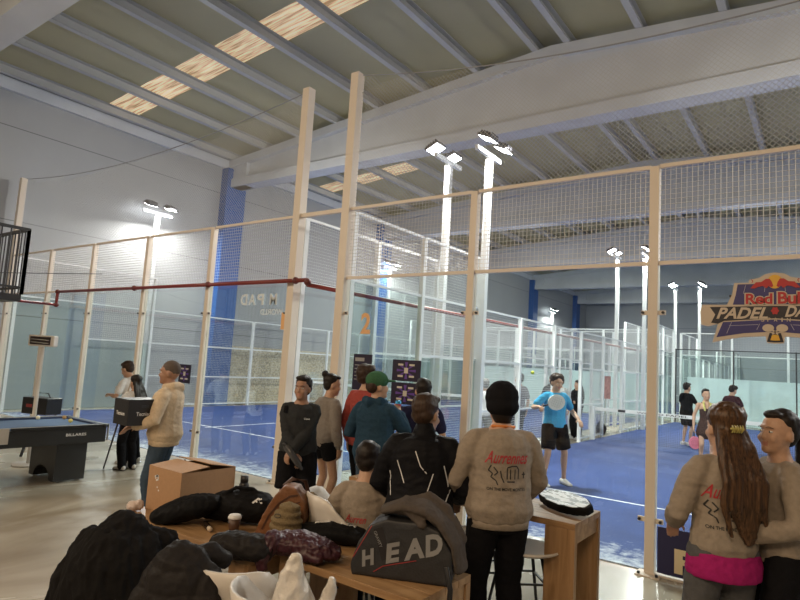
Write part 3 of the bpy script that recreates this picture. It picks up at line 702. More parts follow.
    if kind:
        M_ = MB(); ft = {'trousers': .022, 'jeans': .018, 'wide': .035, 'shorts': .032, 'leggings': .006, 'mini': .022}[kind]
        if seat: M_.tube([ub((0, 0, .99)), V((0, 0, hz)), V((0, .02, hz-.06))], [(.15+ft, .10+ft), (.165+ft, .115+ft), (.15+ft, .10+ft)], cap=2)
        else: M_.tube([ub((0, 0, 1.0)), ub((0, 0, .93)), V((0, 0, .85))], [(.14+ft*.6, .098+ft*.6), (.158+ft*.8, .110+ft*.8), (.158+ft*.8, .105+ft)], cap=1, ck=.2)
        for sd, sg in (('L', -1), ('R', 1)):
            Hh, K, A = legs[sd]
            if kind in ('shorts', 'mini'):
                e = .82 if kind == 'shorts' else .42
                M_.tube([Hh+V((0, 0, .02)), Hh.lerp(K, .3), Hh.lerp(K, e)], [.088+ft, .085+ft, .078+ft], cap=1, n=16, ck=.2)
            else:
                M_.tube([Hh+V((0, 0, .02)), Hh.lerp(K, .4), K, K.lerp(A, .4), K.lerp(A, .80), A+V((0, 0, -.02))], [.086+ft, .074+ft, .056+ft*1.1, .052+ft*1.3, .042+ft*1.4, .042+ft*1.5], n=16, cap=1)
        cloth({'trousers': 'trousers', 'jeans': 'jeans', 'wide': 'trousers', 'shorts': 'shorts', 'leggings': 'leggings', 'mini': 'shorts'}[kind], M_, bm_, .009, (7, 7, 10))
    # ---- shoes
    for sd, sg in (('L', -1), ('R', 1)):
        A = legs[sd][2]; q = MB().tube([A+V((0, -.055, -.038)), A+V((0, .0, -.03)), A+V((sg*.006, .08, -.045)), A+V((sg*.012, .175, -.06))], [(.040, .045), (.045, .052), (.046, .040), (.044, .026)], n=14, cap=3)
        q.v = [(x*s, y*s, z*s) for x, y, z in q.v]; sh = q.build('shoe', shoes, t, smooth=True)
        q = MB().tube([A+V((0, -.07, -.078)), A+V((0, .02, -.078)), A+V((sg*.006, .09, -.078)), A+V((sg*.012, .19, -.078))], [(.040, .012), (.044, .012), (.048, .012), (.042, .012)], n=12, cap=2)
        q.v = [(x*s, y*s, max(z*s, .001)) for x, y, z in q.v]; q.build('sole', SHOED if shoes is SHOE and seed % 2 else SHOE, sh, smooth=True)
    # ---- hair
    kind, hm = hair; M_ = MB(); nm = 'hair'; amp = .006; ff = (22, 22, 30)
    def E_(c, r): M_.ell(c, r, 14, M=HM)
    if kind == 'cap': E_((0, -.050, 1.640), (.076, .060, .070))
    if kind in ('short', 'curly', 'tight', 'bun', 'pony', 'long'):
        k = 1.0 if kind in ('tight', 'bun', 'pony') else 1.07
        E_((0, -.030, 1.684), (.079*k, .092*k, .086*k)); E_((0, -.045, 1.640), (.074*k, .062*k, .080)); E_((0, .035, 1.733), (.055*k, .042, .024*k))
        if kind in ('short', 'curly'): E_((0, .01, 1.737), (.064, .070, .034)); E_((.02, .05, 1.742), (.040, .032, .024)); amp = .008
        if kind == 'curly': E_((-.05, 0, 1.72), (.05, .07, .05)); E_((.05, 0, 1.72), (.05, .07, .05)); amp = .011
        if kind == 'bun': E_((0, -.115, 1.735), (.042, .040, .042)); E_((0, -.09, 1.72), (.025, .03, .02))
        if kind == 'pony':
            M_.tube([HM@V((0, -.09, 1.70)), HM@V((0, -.145, 1.69)), HM@V((0, -.165, 1.60)), HM@V((0, -.15, 1.47)), HM@V((.01, -.13, 1.36))], [.022, .034, .044, .036, .012], n=12)
        if kind == 'long':
            E_((0, -.03, 1.70), (.092, .10, .080)); ff = (34, 34, 6); amp = .011
            M_.tube([HM@V((0, -.05, 1.68)), HM@V((0, -.075, 1.58)), HM@V((0, -.105, 1.47)), HM@V((.01, -.135, 1.33)), HM@V((.03, -.135, 1.20)), HM@V((.05, -.125, 1.09))],
                    [(.086, .06), (.088, .058), (.092, .055), (.098, .048), (.070, .036), (.03, .02)], n=18)
            for k_ in range(7):
                a_ = -.085+.028*k_; zz = 1.12+.03*((k_*3) % 4)
                M_.tube([HM@V((a_*.8, -.09, 1.62)), HM@V((a_, -.135, 1.50)), HM@V((a_*1.15+.012, -.165, 1.38)), HM@V((a_*1.2+.0, -.165, 1.27)), HM@V((a_*1.05+.03, -.155, zz))], [.018, .022, .022, .020, .010], n=8)
    elif kind == 'shaved': E_((0, -.012, 1.668), (.0765, .0925, .0925)); amp = 0
    elif kind == 'beanie':
        nm = 'beanie'; E_((0, -.012, 1.680), (.100, .114, .104)); E_((0, -.022, 1.63), (.098, .108, .075)); amp = .004; ff = (10, 10, 40)
        h2 = MB().tube([HM@V((0, -.02, 1.575)), HM@V((0, -.02, 1.615))], [(.070, .072), (.08, .088)], n=18, cap=1); h2.v = [(x*s, y*s, z*s) for x, y, z in h2.v]; h2.build('hair', HD, t, smooth=True)
    if M_.v:
        M_.v = [(x*s, y*s, z*s) for x, y, z in M_.v]
        ho = meshobj(nm, fuse(M_, min(vox, .010), 1, folds(amp, ff, seed, .3) if amp else None), hm if kind != 'beanie' else BLKC, t)
    if kind == 'cap':
        c_ = MB().ell((0, -.008, 1.690), (.090, .108, .086), 16, M=HM).ell((0, .105, 1.690), (.065, .075, .012), 14, M=HM)
        c_.v = [(x*s, y*s, z*s) for x, y, z in c_.v]; meshobj('cap', fuse(c_, .007, 1), GRN, t)
    t['_s'] = s
    res = dict(root=t, s=s, arms=arms, garment=garment, HM=HM, ub=ub, hd=hd, legs=legs)
    del t['_s']
    return res
def world(p, v):      # local (unscaled) point of a person to world
    r = p['root']; return Matrix.Translation(r.location)@Matrix.Rotation(r.rotation_euler.z, 4, 'Z')@(V(v)*p['s'])
REDI = mat('red_print', (.42, .03, .04), .6); INK = mat('black_print', (.02, .02, .02), .6)
def back_print(p, x0, z0, wd, word=True, k=1.0):
    g = p['garment']; s = p['s']; t = p['root']
    o = p['ub']((x0, 0, z0)); o = V((o.x*s, o.y*s, o.z*s)); u, v = (1, 0, 0), (0, 0, 1)
    def lay(name, geo, dx, dz, m):
        return decal(name, ([(a+dx, b+dz) for a, b in geo[0]], geo[1]), g, o, u, v, m, t)
    lay('red_script', text_geo('Aurrennes', wd, .075*k, shear=.5, bold=.012), 0, 0, REDI)
    lay('drawn_figures', strokes([[(-.10, -.05), (-.115, -.08), (-.09, -.10), (-.10, -.12), (-.07, -.14), (-.06, -.165)], [(-.085, -.06), (-.06, -.09), (-.08, -.11)],
        [(.0, -.13), (0, -.06), (.03, -.05), (.06, -.05), (.075, -.07), (.075, -.13)], [(.02, -.13), (.02, -.07)], [(.05, -.13), (.05, -.07)], [(.0, -.145), (.05, -.145)],
        [(.10, -.10), (.125, -.10)], [(.112, -.085), (.112, -.125)], [(-.045, -.08), (-.035, -.12), (-.02, -.15)]], .007), 0, 0, INK)
    lay('small_lettering', text_geo('ON THE MOVE MONTES', wd*.88, .018*k, bold=.02), 0, -.19, INK)
    return p
CUP = None
# --- beanie man at the high table, seen from behind
p = person('person in black beanie and taupe sweatshirt with red script back print, standing at high table', (3.86, -2.68), VA+8, 1.76, 0, {'L': (-.22, .24, .98), 'R': (.24, .26, .98)}, lean=2, head=(0, 6),
       top=('sweat', TAUPE), bottom=('trousers', BLKC), hair=('beanie', HD), vox=.009, slim=1.08, seed=1)
back_print(p, 0, 1.30, .28)
s = p['s']; q = MB().tube([p['ub']((-.07, -.045, 1.475))*s, p['ub']((0, -.078, 1.478))*s, p['ub']((.07, -.045, 1.475))*s], [.010]*3, n=8); tag(q.build('collar', mat('orange_cotton', (.65, .22, .06), .8), p['root'], smooth=True), 'orange collar')
# --- black jacket man
p = person('person in black jacket with thin white seam lines and brown hair', (3.43, -2.95), VA-14, 1.66, 0, {'L': (-.20, .26, 1.00), 'R': (.22, .28, 1.02)}, lean=8, head=(-22, 2),
       top=('jacket', cl('black_shell_fabric', (.010, .010, .012), .55)), bottom=('trousers', BLKC), hair=('short', HB), vox=.009, slim=1.12, seed=2)
g = p['garment']; s = p['s']
for ln in ([(-.14, .06), (-.08, -.07)], [(-.02, .13), (.02, .04), (.06, .0)], [(.16, .05), (.19, -.08)], [(.10, .0), (.06, -.16), (.05, -.22)], [(-.20, -.02), (-.17, -.16)], [(.20, -.10), (.17, -.22)]):
    decal('seam_line', strokes([ln], .006), g, p['ub']((0, 0, 1.24))*s, (1, 0, 0), (0, 0, 1), mat('reflective_white', (.7, .7, .7), .4), p['root'])
# --- seated child/person with taupe sweatshirt in white chair
p = person('person with black hair seated low in white shell chair, back to camera, beige sweatshirt', (3.00, -2.98), VA-10, 1.62, 0, {'L': (-.2, .3, .80), 'R': (.2, .3, .80)}, lean=4, head=(-8, 12), seat=.54,
       top=('sweat', TAUPE), bottom=('trousers', BLKC), hair=('short', HD), vox=.010, seed=3, slim=.92)
decal('red_script', text_geo('Aurren', .15, .05, shear=.4, bold=.01), p['garment'], p['ub']((-.03, 0, 1.22))*p['s'], (1, 0, 0), (0, 0, 1), REDI, p['root'])
SEATED = p
# --- green cap man drinking
p = person('person in green cap and dark teal hoodie drinking from a blue can', (1.98, -1.60), VA-32, 1.75, 0, {'R': (.10, .27, 1.36), 'L': (-.18, .22, 1.12)}, head=(-34, 0),
       top=('hoodie', TEAL), bottom=('jeans', DENIM), hair=('cap', HB), vox=.009, slim=1.05, seed=4, curl=(35, 55))
wp = world(p, p['arms']['R'][2]+(p['arms']['R'][2]-p['arms']['R'][1]).normalized()*.09)
t = thing('drink_can', wp+V((.0, .02, -.02)), 0, 'small blue can held at the mouth of the person in green cap', 'can')
MB().tube([(0, 0, -.05), (0, 0, -.045), (0, 0, .055), (0, 0, .062)], [.026, .031, .031, .026], cap=0, n=18).build('can_body', mat('can_blue', (.05, .35, .65), .3, .5), t, smooth=True)
MB().tube([(0, 0, -.01), (0, 0, .03)], [.0315, .0315], cap=0, n=18).build('can_band', mat('can_red', (.55, .03, .04), .3, .3), t, smooth=True)
# --- coral sweater
person('person in coral red sweater with dark curly hair behind the green cap', (1.22, -.84), VA-40, 1.81, 0, {'R': (.2, .25, 1.1)}, head=(-10, 0), top=('sweat', CORAL), bottom=('trousers', BLKC), hair=('curly', HB), vox=.010, seed=5)
# --- bun woman in shorts
person('person with dark hair bun, grey sweatshirt and black shorts, looking at the posters', (.80, -1.02), VA-50, 1.68, 0, {'R': (.22, .06, .85), 'L': (-.2, .2, 1.05)}, lean=3, head=(-22, 10), top=('sweat', cl('grey_taupe_cotton', (.24, .21, .185))), bottom=('mini', BLKC), hair=('bun', HD), vox=.010, slim=.92, seed=7)
# --- dark haired person behind black jacket
person('person with dark hair facing the posters, mostly hidden behind the black jacket person', (2.02, -.85), VA+10, 1.70, 0, None, top=('tshirt', cl('navy_cotton', (.02, .02, .05))), bottom=('trousers', BLKC), hair=('short', HD), vox=.010, seed=8)
# --- dark man facing the camera
p = person('person with short black hair in charcoal long sleeve top, facing the camera with a bottle', (1.17, -1.81), VA+180+8, 1.66, 1, {'L': (.06, .24, .98), 'R': (-.0, .26, .90)}, head=(-22, 0),
       top=('sweat', CHAR), bottom=('shorts', BLKC), hair=('short', HD), vox=.0075, slim=1.0, seed=9, curl=(50, 50))
decal('chest_mark', text_geo('Cisne', .06, .018, bold=.02), p['garment'], p['ub']((-.07, 0, 1.30))*p['s'], (-1, 0, 0), (0, 0, 1), WHC, p['root'])
a = p['arms']; c = world(p, (a['L'][2]+a['R'][2])/2+V((0, .085, -.03)))
t = thing('racket_bottle', c, R(VA+180), 'dark clear bottle held across by the person in charcoal top', 'bottle')
dr = V((-.6, .0, -.75)).normalized() if True else None
MB().tube([V((0, 0, 0))-dr*.13, V((0, 0, 0))-dr*.12, V((0, 0, 0))+dr*.09, dr*.115, dr*.14], [.026, .034, .034, .018, .016], n=16, cap=1).build('bottle_body', mat('smoky_plastic', (.06, .06, .065), .15), t, smooth=True)
MB().tube([V((0, 0, 0))-dr*.15, V((0, 0, 0))-dr*.128], [.024, .026], n=14, cap=1).build('cap', BLACK, t, smooth=True)
# strap over his right shoulder
t2 = p['root']; s = p['s']
q = MB().tube([p['ub'](v)*s for v in ((.15, -.16, 1.15), (.17, -.15, 1.32), (.16, -.07, 1.44), (.155, .03, 1.43), (.16, .10, 1.36))], [(.022, .008)]*5, side=(1, 0, 0), n=10)
tb = tag(q.build('shoulder_bag', BLKC, None, smooth=True), 'black bag strap slung over the shoulder of the charcoal top person', 'bag'); tb.location = t2.location; tb.rotation_euler = t2.rotation_euler
# --- man with the black box
p = person('person with shaved head in cream hoodie and jeans carrying a black box', (-.11, -2.51), VA+92, 1.74, 1, {'L': (-.24, .24, 1.05), 'R': (.10, .34, 1.05)}, lean=0, head=(4, 4),
       top=('hoodie', CREAM), bottom=('jeans', DENIM), hair=('shaved', STUB), vox=.0085, slim=1.1, seed=10, curl=(20, 20))
bx = world(p, (-.23, .22, 1.205))
t = thing('black_cardboard_box', bx, R(VA-40), 'black printed cardboard box carried by the person in cream hoodie', 'box')
BB = mat('black_card', (.014, .013, .014), .5)
MB().box((0, 0, 0), (.30, .34, .25)).build('box_body', BB, t, bevel=.004)
MB().box((0, -.086, .128), (.30, .166, .006)).build('flap', BB, t); MB().box((0, .086, .128), (.30, .166, .006)).build('flap', BB, t)
MB().lo((.1505, -.04, .05), (.152, .04, .075)).build('handle_slot', DARKM, t)
for nm_, M in (('side_lettering', Matrix.Translation((.1525, 0, -.01))@Matrix.Rotation(R(90), 4, 'Z')), ('end_lettering', Matrix.Translation((0, .1725, -.01))@Matrix.Rotation(R(180), 4, 'Z')), ('end_lettering', Matrix.Translation((-0.0, -.1725, -.01))), ('side_lettering', Matrix.Translation((-.1525, 0, -.01))@Matrix.Rotation(R(-90), 4, 'Z'))):
    g = text_geo('Tecnison', .17, .038, bold=.015); MB().add([(a, 0, b) for a, b in g[0]], g[1], M=M).build(nm_, WHC, t)
# --- the two by the pool table
p = person('person with long dark hair, white top and black trousers beside the pool table', (-3.05, -1.18), VA+60, 1.42, 0, {'L': (-.1, .3, 1.25), 'R': (.1, .22, 1.15)}, head=(0, 6), top=('tshirt', WHC, .04), bottom=('trousers', BLKC), hair=('long', HD), vox=.012, slim=.95, seed=11)
p2 = person('person in white t-shirt leaning behind, holding a long cue upright', (-3.50, -.86), VA+75, 1.66, 0, {'R': (.16, .40, 1.22), 'L': (-.16, .42, 1.12)}, lean=22, head=(0, 5), top=('tshirt', WHC, .04), bottom=('trousers', BLKC), hair=('short', HB), vox=.012, seed=12)
t = thing('pool_cue', (-3.27, -1.42, .01), 0, 'pool cue standing on the floor beside the pool table, held by the leaning person', 'cue')
hh = V((.20, .20, 1.42))
MB().cyl((0, 0, 0), hh*.5, .011, .014, n=10).build('butt', mat('black_wood', (.03, .02, .02), .3), t, smooth=True); MB().cyl(hh*.5, hh, .0135, .007, n=10).build('shaft', mat('pale_cue_wood', (.45, .38, .3), .4), t, smooth=True)
# --- players on the right court
p = person('player in light blue shirt and black shorts holding a padel racket on the blue court', (1.84, 3.45), VA+180+14, 1.83, 0, {'R': (.40, .22, 1.22), 'L': (-.30, .20, 1.05)}, head=(4, 12), top=('tshirt', LBLUE, .03), bottom=('shorts', BLKC),
       hair=('curly', HB), vox=.010, feet={'L': (-.20, -.02, .09), 'R': (.20, .05, .09)}, seed=13, curl=(35, 70))
def racket(loc, rz, tilt, label, c1=mat('racket_white', (.65, .65, .62), .4)):
    t = thing('padel_racket', loc, rz, label, 'racket'); M = Matrix.Rotation(tilt, 4, 'Y')
    n = 22; o = [(.125*cos(2*pi*k/n), .27+.14*sin(2*pi*k/n)) for k in range(n)]; MB().prism(o, -.017, .017, M=M).build('face', c1, t, bevel=.006)
    MB().bar((M@V((0, 0, .14))), M@V((-.05, 0, .17)), .02, .03).bar(M@V((0, 0, .14)), M@V((.05, 0, .17)), .02, .03).build('throat', BLACK, t)
    MB().cyl(M@V((0, 0, -.02)), M@V((0, 0, .15)), .015, n=12).build('grip', BLACK, t, smooth=True)
    h = MB()
    for a in range(-3, 4):
        for b in range(-3, 4):
            if a*a+b*b < 11: h.tube([M@V((a*.026, -.0185, .27+b*.028)), M@V((a*.026, .0185, .27+b*.028))], [.005, .005], n=6, cap=0)
    tag(h.build('hole_pattern', BLACK, t), kind='stuff')
    return t
a = p['arms']['R']; racket(world(p, a[2]+(a[2]-a[1]).normalized()*.06), R(VA), R(72), 'white and black padel racket held by the player in light blue shirt')
tb = MB().ell((0, 0, 0), (.034, .034, .034), 14).build('padel_ball', mat('ball_yellow', (.55, .62, .05), .8), None, smooth=True); tb.location = (1.05, 4.3, 1.82); tag(tb, 'yellow ball in the air left of the light blue player', 'ball')
person('player in black shirt and shorts standing beyond the net by the dark framed glass', (2.22, 12.6), VA-70, 1.78, 0, {'R': (.15, .35, 1.1), 'L': (-.2, .3, 1.05)}, head=(0, 10), top=('tshirt', BLKC, .035), bottom=('shorts', BLKC), hair=('short', HD), vox=.014, seed=14)
person('player with wavy dark hair in dark maroon shirt looking down beyond the net', (3.33, 12.9), VA-60, 1.79, 0, {'R': (.2, .3, 1.0)}, head=(-10, 25), top=('tshirt', cl('dark_maroon', (.06, .025, .03)), .03), bottom=('shorts', BLKC), hair=('curly', HD), vox=.014, seed=15)
p = person('player in brown sleeveless dress with yellow towel round the neck near the net', (3.36, 8.4), VA+165, 1.69, 0, {'R': (.27, .05, .86), 'L': (-.25, .1, .9)}, head=(10, 0), top=('dress', BRN), bottom=(None, None), hair=('tight', HD), vox=.012, slim=.9, seed=16)
q = MB().tube([p['ub'](v)*p['s'] for v in ((-.05, .135, 1.28), (-.075, .10, 1.42), (0, -.075, 1.50), (.075, .10, 1.42), (.05, .135, 1.26))], [(.02, .010)]*5, n=10); q.build('towel', mat('yellow_towel', (.6, .55, .18), .9), p['root'], smooth=True)
racket(world(p, p['arms']['R'][2]+V((0, .02, -.08))), R(VA), R(175), 'pink padel racket hanging from the hand of the player in brown dress', mat('racket_pink', (.7, .2, .28), .4))
# --- people in the passage and beyond
person('spectator in pale grey top standing in the passage behind the light blue player', (-.34, 9.4), VA+150, 1.74, 0, None, head=(-20, 0), top=('sweat', PALEG), bottom=('trousers', cl('stone_cotton', (.3, .29, .26))), hair=('short', HB), vox=.014, seed=17)
person('spectator in black hoodie with long dark hair at the net post, arms folded', (-.28, 10.6), VA+120, 1.66, 0, {'L': (.1, .24, 1.15), 'R': (-.1, .25, 1.12)}, top=('hoodie', BLKC), bottom=('trousers', BLKC), hair=('long', HD), vox=.014, seed=18)
person('spectator with dark hair peering from behind the pale grey one', (-.74, 9.85), VA+170, 1.76, 0, None, top=('hoodie', BLKC), bottom=('trousers', BLKC), hair=('short', HD), vox=.014, seed=19)
person('spectator with grey hair and white shirt behind the wire, left of the beanie', (-.50, 5.4), VA, 1.62, 0, None, top=('tshirt', WHC), bottom=('trousers', cl('stone_cotton', (.3, .29, .26))), hair=('short', mat('hair_grey', (.2, .19, .18), .6)), vox=.014, seed=20)
person('spectator in dark grey shirt behind the wire, right of the beanie', (-.40, 6.9), VA+20, 1.78, 0, None, top=('tshirt', SHIRTG, .03), bottom=('trousers', BLKC), hair=('short', HD), vox=.014, seed=21)
# --- the two women at right
p = person('person with long wavy brown hair and hair clip, taupe sweatshirt over magenta top', (5.08, -2.35), VA+2, 1.73, 0, {'L': (-.16, .24, 1.02), 'R': (.2, .2, 1.0)}, head=(0, 2), top=('sweat', TAUPE), bottom=('trousers', GREYJ), hair=('long', HL), vox=.0085, slim=.90, seed=22)
back_print(p, -.03, 1.27, .26)
s = p['s']; HMp = p['HM']
q = MB().tube([p['ub']((0, 0, .93))*s, V((0, 0, .86))*s, V((0, 0, .80))*s], [(.190*s, .142*s), (.206*s, .160*s), (.203*s, .158*s)], n=28, cap=1, ck=.1)
meshobj('undershirt', fuse(q, .009, 2, folds(.010, (9, 9, 16), 3)), MAG, p['root'])
q = MB()
for k in range(5): q.tube([HMp@V((-.035+.012*k, -.135, 1.625)), HMp@V((-.03+.012*k, -.146, 1.642+.006*(k % 2))), HMp@V((-.035+.014*k, -.135, 1.66))], [.004, .006, .003], n=6)
q.tube([HMp@V((-.04, -.14, 1.643)), HMp@V((.02, -.14, 1.643))], [.008, .008], n=8)
q.v = [(x*s, y*s, z*s) for x, y, z in q.v]; h_ = q.build('hair_clip', mat('tortoise_yellow', (.42, .36, .10), .3), p['root'], smooth=True); h_['label'] = 'yellow mottled hair clip'
p = person('person with dark ponytail and taupe sweatshirt turned to her companion, right edge', (5.33, -2.13), VA+80, 1.72, 0, {'L': (-.16, .24, 1.05), 'R': (.22, .1, .95)}, head=(22, 0), top=('sweat', TAUPE), bottom=('trousers', BLKC), hair=('pony', HD), vox=.0075, slim=.95, seed=23)

# ================================================================ FURNITURE
WOOD1 = wood('pine_plank', (.24, .13, .055), (.42, .26, .13), (1.5, 12, 12)); WOOD1V = wood('pine_plank_upright', (.22, .12, .05), (.40, .24, .12), (12, 12, 1.5))
def slab_table(x0, x1, y0, y1, z, label, sw=.17, name='slab_table'):
    cx, cy = (x0+x1)/2, (y0+y1)/2; t = thing(name, (cx, cy, 0), 0, label, 'table'); a, b = (x1-x0)/2, (y1-y0)/2
    k = 4
    for i in range(k):
        MB().lo((-a, -b+2*b*i/k+.001, z-.04), (a, -b+2*b*(i+1)/k-.001, z)).build('top_plank', WOOD1, t, bevel=.002)
    for sx in (-1, 1):
        for sy in (-1, 1):
            MB().box((sx*(a-sw/2), sy*(b-.025), (z-.041)/2), (sw, .05, z-.041)).build('leg', WOOD1V, t, bevel=.002)
        MB().box((sx*(a-.03), 0, z-.09), (.04, 2*b-.102, .09)).build('apron', WOOD1, t)
    return t
slab_table(1.52, 2.90, -3.86, -3.12, .70, 'low plank table on the left under the cardboard box and coffee cup')
slab_table(2.96, 3.93, -3.68, -3.14, .70, 'low plank table in front carrying the large racket bag')
slab_table(2.35, 4.25, -2.38, -1.86, .90, 'high plank table on the right with the patterned racket case on it', .20)
SHELL = mat('white_shell_plastic', (.62, .58, .53), .35)
def shell_chair(loc, yaw, sz, label, legs='black', group=None, bh=.36, arm=.17):
    t = thing('shell_chair', (loc[0], loc[1], 0), R(yaw), label, 'chair', group)
    n = 28; rows = 7; vs = []; fs = []
    for j in range(rows+1):
        f = j/rows
        for i in range(n):
            a = 2*pi*i/n; bk = max(0, -sin(a)); side = abs(cos(a)); top = bh*min(1, bk*1.5)**1.1+arm*side*(1-min(1, bk*1.5))*(1 if sin(a) < .35 else max(0, 1-(sin(a)-.35)*2.2))+.012
            r = .15+.085*math.sqrt(f)+.02*f; z = sz+top*f**1.6
            vs.append((cos(a)*r*1.06, sin(a)*r-(.05*f*bk), z))
    for j in range(rows):
        for i in range(n): fs.append((j*n+i, j*n+(i+1) % n, (j+1)*n+(i+1) % n, (j+1)*n+i))
    fs.append(tuple(range(n-1, -1, -1)))
    o = MB().add(vs, fs).build('shell', SHELL, t, smooth=True); m = o.modifiers.new('s', 'SOLIDIFY'); m.thickness = .014; m.offset = 1
    for sx in (-1, 1):
        for sy in (-1, 1):
            MB().cyl((sx*.10, sy*.10, sz-.005), (sx*.21, sy*.20, .0), .012, .010, n=8).build('leg', DARKM, t, smooth=True)
    MB().bar((-.13, .13, sz-.2), (.13, .13, sz-.2), .012).bar((-.13, -.13, sz-.2), (.13, -.13, sz-.2), .012).bar((-.13, .13, sz-.2), (-.13, -.13, sz-.2), .012).bar((.13, .13, sz-.2), (.13, -.13, sz-.2), .012).build('stretcher', DARKM, t)
    return t
shell_chair((2.96, -3.04), VA-78, .60, 'tall white shell chair that the seated person in beige uses', bh=.36)
shell_chair((3.86, -2.30), VA+5, .66, 'shell stool half under the high table, right of the beanie person', bh=.03, arm=.02)
shell_chair((3.56, -2.30), VA+5, .66, 'shell stool between the black jacket and the beanie person', bh=.03, arm=.02)
shell_chair((2.24, -4.14), VA-5, .44, 'shell chair hidden under the large black coat, front left', bh=.26, arm=.1)
shell_chair((3.02, -4.00), VA-8, .44, 'white shell chair with the quilted puffer jacket hung on it', bh=.34)
shell_chair((3.56, -4.12), VA-60, .44, 'white shell chair with a plastic bag and bright bag on its seat, front', bh=.36)

# ================================================================ SOFT THINGS
def cloth_thing(name, loc, yaw, mb, m, label, cat, vox=.010, disp=None, sm=2, group=None, extra=None):
    o = meshobj(name, fuse(mb, vox, sm, disp), m)
    o.location = loc; o.rotation_euler = (0, 0, R(yaw)); tag(o, label, cat, group); return o
def quilt(period, amp, seed=0, axis=2):
    fz = folds(.006, (10, 10, 14), seed)
    def d(p, n):
        ph = (p[axis]+.015*noise.noise(V((p.x*6, p.y*6, seed))))/period
        return amp*(abs(sin(pi*ph))**.6-.6)+fz(p, n)
    return d
BCOAT = cl('black_coat_cloth', (.012, .0115, .012), .8); PUFF = cl('charcoal_puffer_nylon', (.022, .020, .020), .5); BNYL = cl('black_nylon', (.010, .010, .011), .6)
# large black coat over the first chair
m = MB().tube([(0, -.02, .30), (0, -.02, .50), (.0, -.01, .70), (.02, .02, .82), (.03, .04, .865)], [(.31, .20), (.29, .19), (.24, .18), (.185, .15), (.13, .10)], n=20)
m.tube([(-.17, .04, .80), (-.25, .0, .60), (-.29, -.05, .36), (-.31, -.07, .22)], [.07, .075, .07, .05], n=12)
m.tube([(.16, .04, .80), (.24, -.02, .62), (.27, -.08, .38)], [.07, .075, .06], n=12)
m.tube([(.12, .08, .84), (.24, .12, .80), (.30, .14, .70)], [.05, .06, .05], n=12)
cloth_thing('winter_coat', (2.38, -4.36, -.03), VA-3, m, BCOAT, 'large black coat draped over a chair in the front left corner', 'coat', .009, folds(.022, (13, 13, 3.5), 4, .6), 2)
m = MB().tube([(0, -.03, .28), (0, -.03, .5), (0, -.02, .72), (.0, .0, .84), (.02, .02, .885)], [(.20, .13), (.20, .13), (.19, .12), (.16, .10), (.12, .05)], n=20)
m.tube([(.13, .0, .80), (.17, -.09, .64), (.16, -.12, .42)], [.065, .075, .06], n=12).tube([(-.13, .02, .80), (-.18, -.06, .62), (-.17, -.08, .4)], [.065, .075, .06], n=12)
m.tube([(.02, .05, .86), (.1, .10, .88), (.16, .12, .84)], [.05, .055, .04], n=12)
cloth_thing('puffer_jacket', (2.95, -4.32, -.05), VA-8, m, PUFF, 'charcoal quilted puffer jacket hanging on the white chair, front', 'jacket', .009, lambda p, n: quilt(.105, .010, 2)(p, n)+folds(.012, (9, 9, 4), 6, .6)(p, n), 2)
# black bag lying behind the coat
m = MB().tube([(-.20, 0, .05), (-.1, 0, .08), (.05, .0, .12), (.15, 0, .15)], [(.05, .09), (.075, .12), (.08, .12), (.05, .08)], side=(0, 0, 1), n=16)
cloth_thing('rucksack', (2.10, -3.70, .70), VA+5, m, BNYL, 'black rucksack slumped against the cardboard box on the left table', 'bag', .009, folds(.016, (12, 12, 9), 8))
# duffel
m = MB().tube([(-.24, 0, .08), (-.15, 0, .105), (0, 0, .12), (.14, 0, .11), (.25, 0, .08)], [(.07, .09), (.10, .13), (.11, .14), (.10, .13), (.06, .09)], side=(0, 0, 1), n=18)
m.tube([(-.12, -.08, .20), (-.04, -.06, .245), (.06, -.03, .24), (.14, 0, .20)], [.012]*4, n=8)
dfl = cloth_thing('duffel_bag', (2.30, -3.42, .70), VA-6, m, BNYL, 'black duffel bag with small white mark lying right of the cardboard box', 'bag', .009, folds(.014, (10, 10, 12), 11))
decal('white_mark', strokes([[(-.03, -.02), (.0, .02), (.03, -.015)], [(-.01, -.01), (.02, .02)]], .012), dfl, (.13, 0, .12), (1, 0, .0), (0, .5, .85), WHC, dfl)
# dark jacket bundle near the cup
m = MB().tube([(-.13, 0, .07), (-.05, 0, .075), (.08, 0, .075), (.14, 0, .07)], [(.06, .09), (.07, .10), (.07, .10), (.065, .09)], side=(0, 0, 1), n=16).tube([(-.1, .06, .05), (.06, .07, .05)], [.045, .045], n=12)
cloth_thing('rolled_jacket', (2.84, -3.87, .69), VA-12, m, PUFF, 'rolled dark jacket on the table edge in front of the coffee cup', 'jacket', .009, folds(.018, (14, 14, 10), 13))
# brown leather bag
LEA = mat('brown_leather', (.20, .085, .035), .45, 0, .15, 60, .15); LEAD = mat('dark_leather', (.07, .03, .018), .5)
m = MB().prism([(-.17, 0), (.12, 0), (.16, .10), (.14, .22), (.08, .30), (.0, .31), (-.07, .22), (-.13, .1)], -.08, .08)
b = cloth_thing('leather_bag', (2.64, -3.36, .70), VA-4, m, LEA, 'brown leather tote leaning beside the khaki beanie hat on the table', 'bag', .008, folds(.008, (8, 8, 8), 17), 5)
decal('zip', strokes([[(-.12, .03), (-.08, .12), (-.02, .20), (.05, .25), (.10, .26)]], .012), b, (0, 0, 0), (1, 0, 0), (0, 0, 1), LEAD, b)
decal('seam', strokes([[(-.06, .02), (-.02, .11), (.04, .19), (.12, .22)]], .006), b, (0, 0, 0), (1, 0, 0), (0, 0, 1), LEAD, b)
MB().tube([(-.02, .02, .29), (.03, .03, .34), (.12, .03, .33), (.16, .02, .22)], [(.014, .006)]*4, n=8).build('handle', LEAD, b, smooth=True)
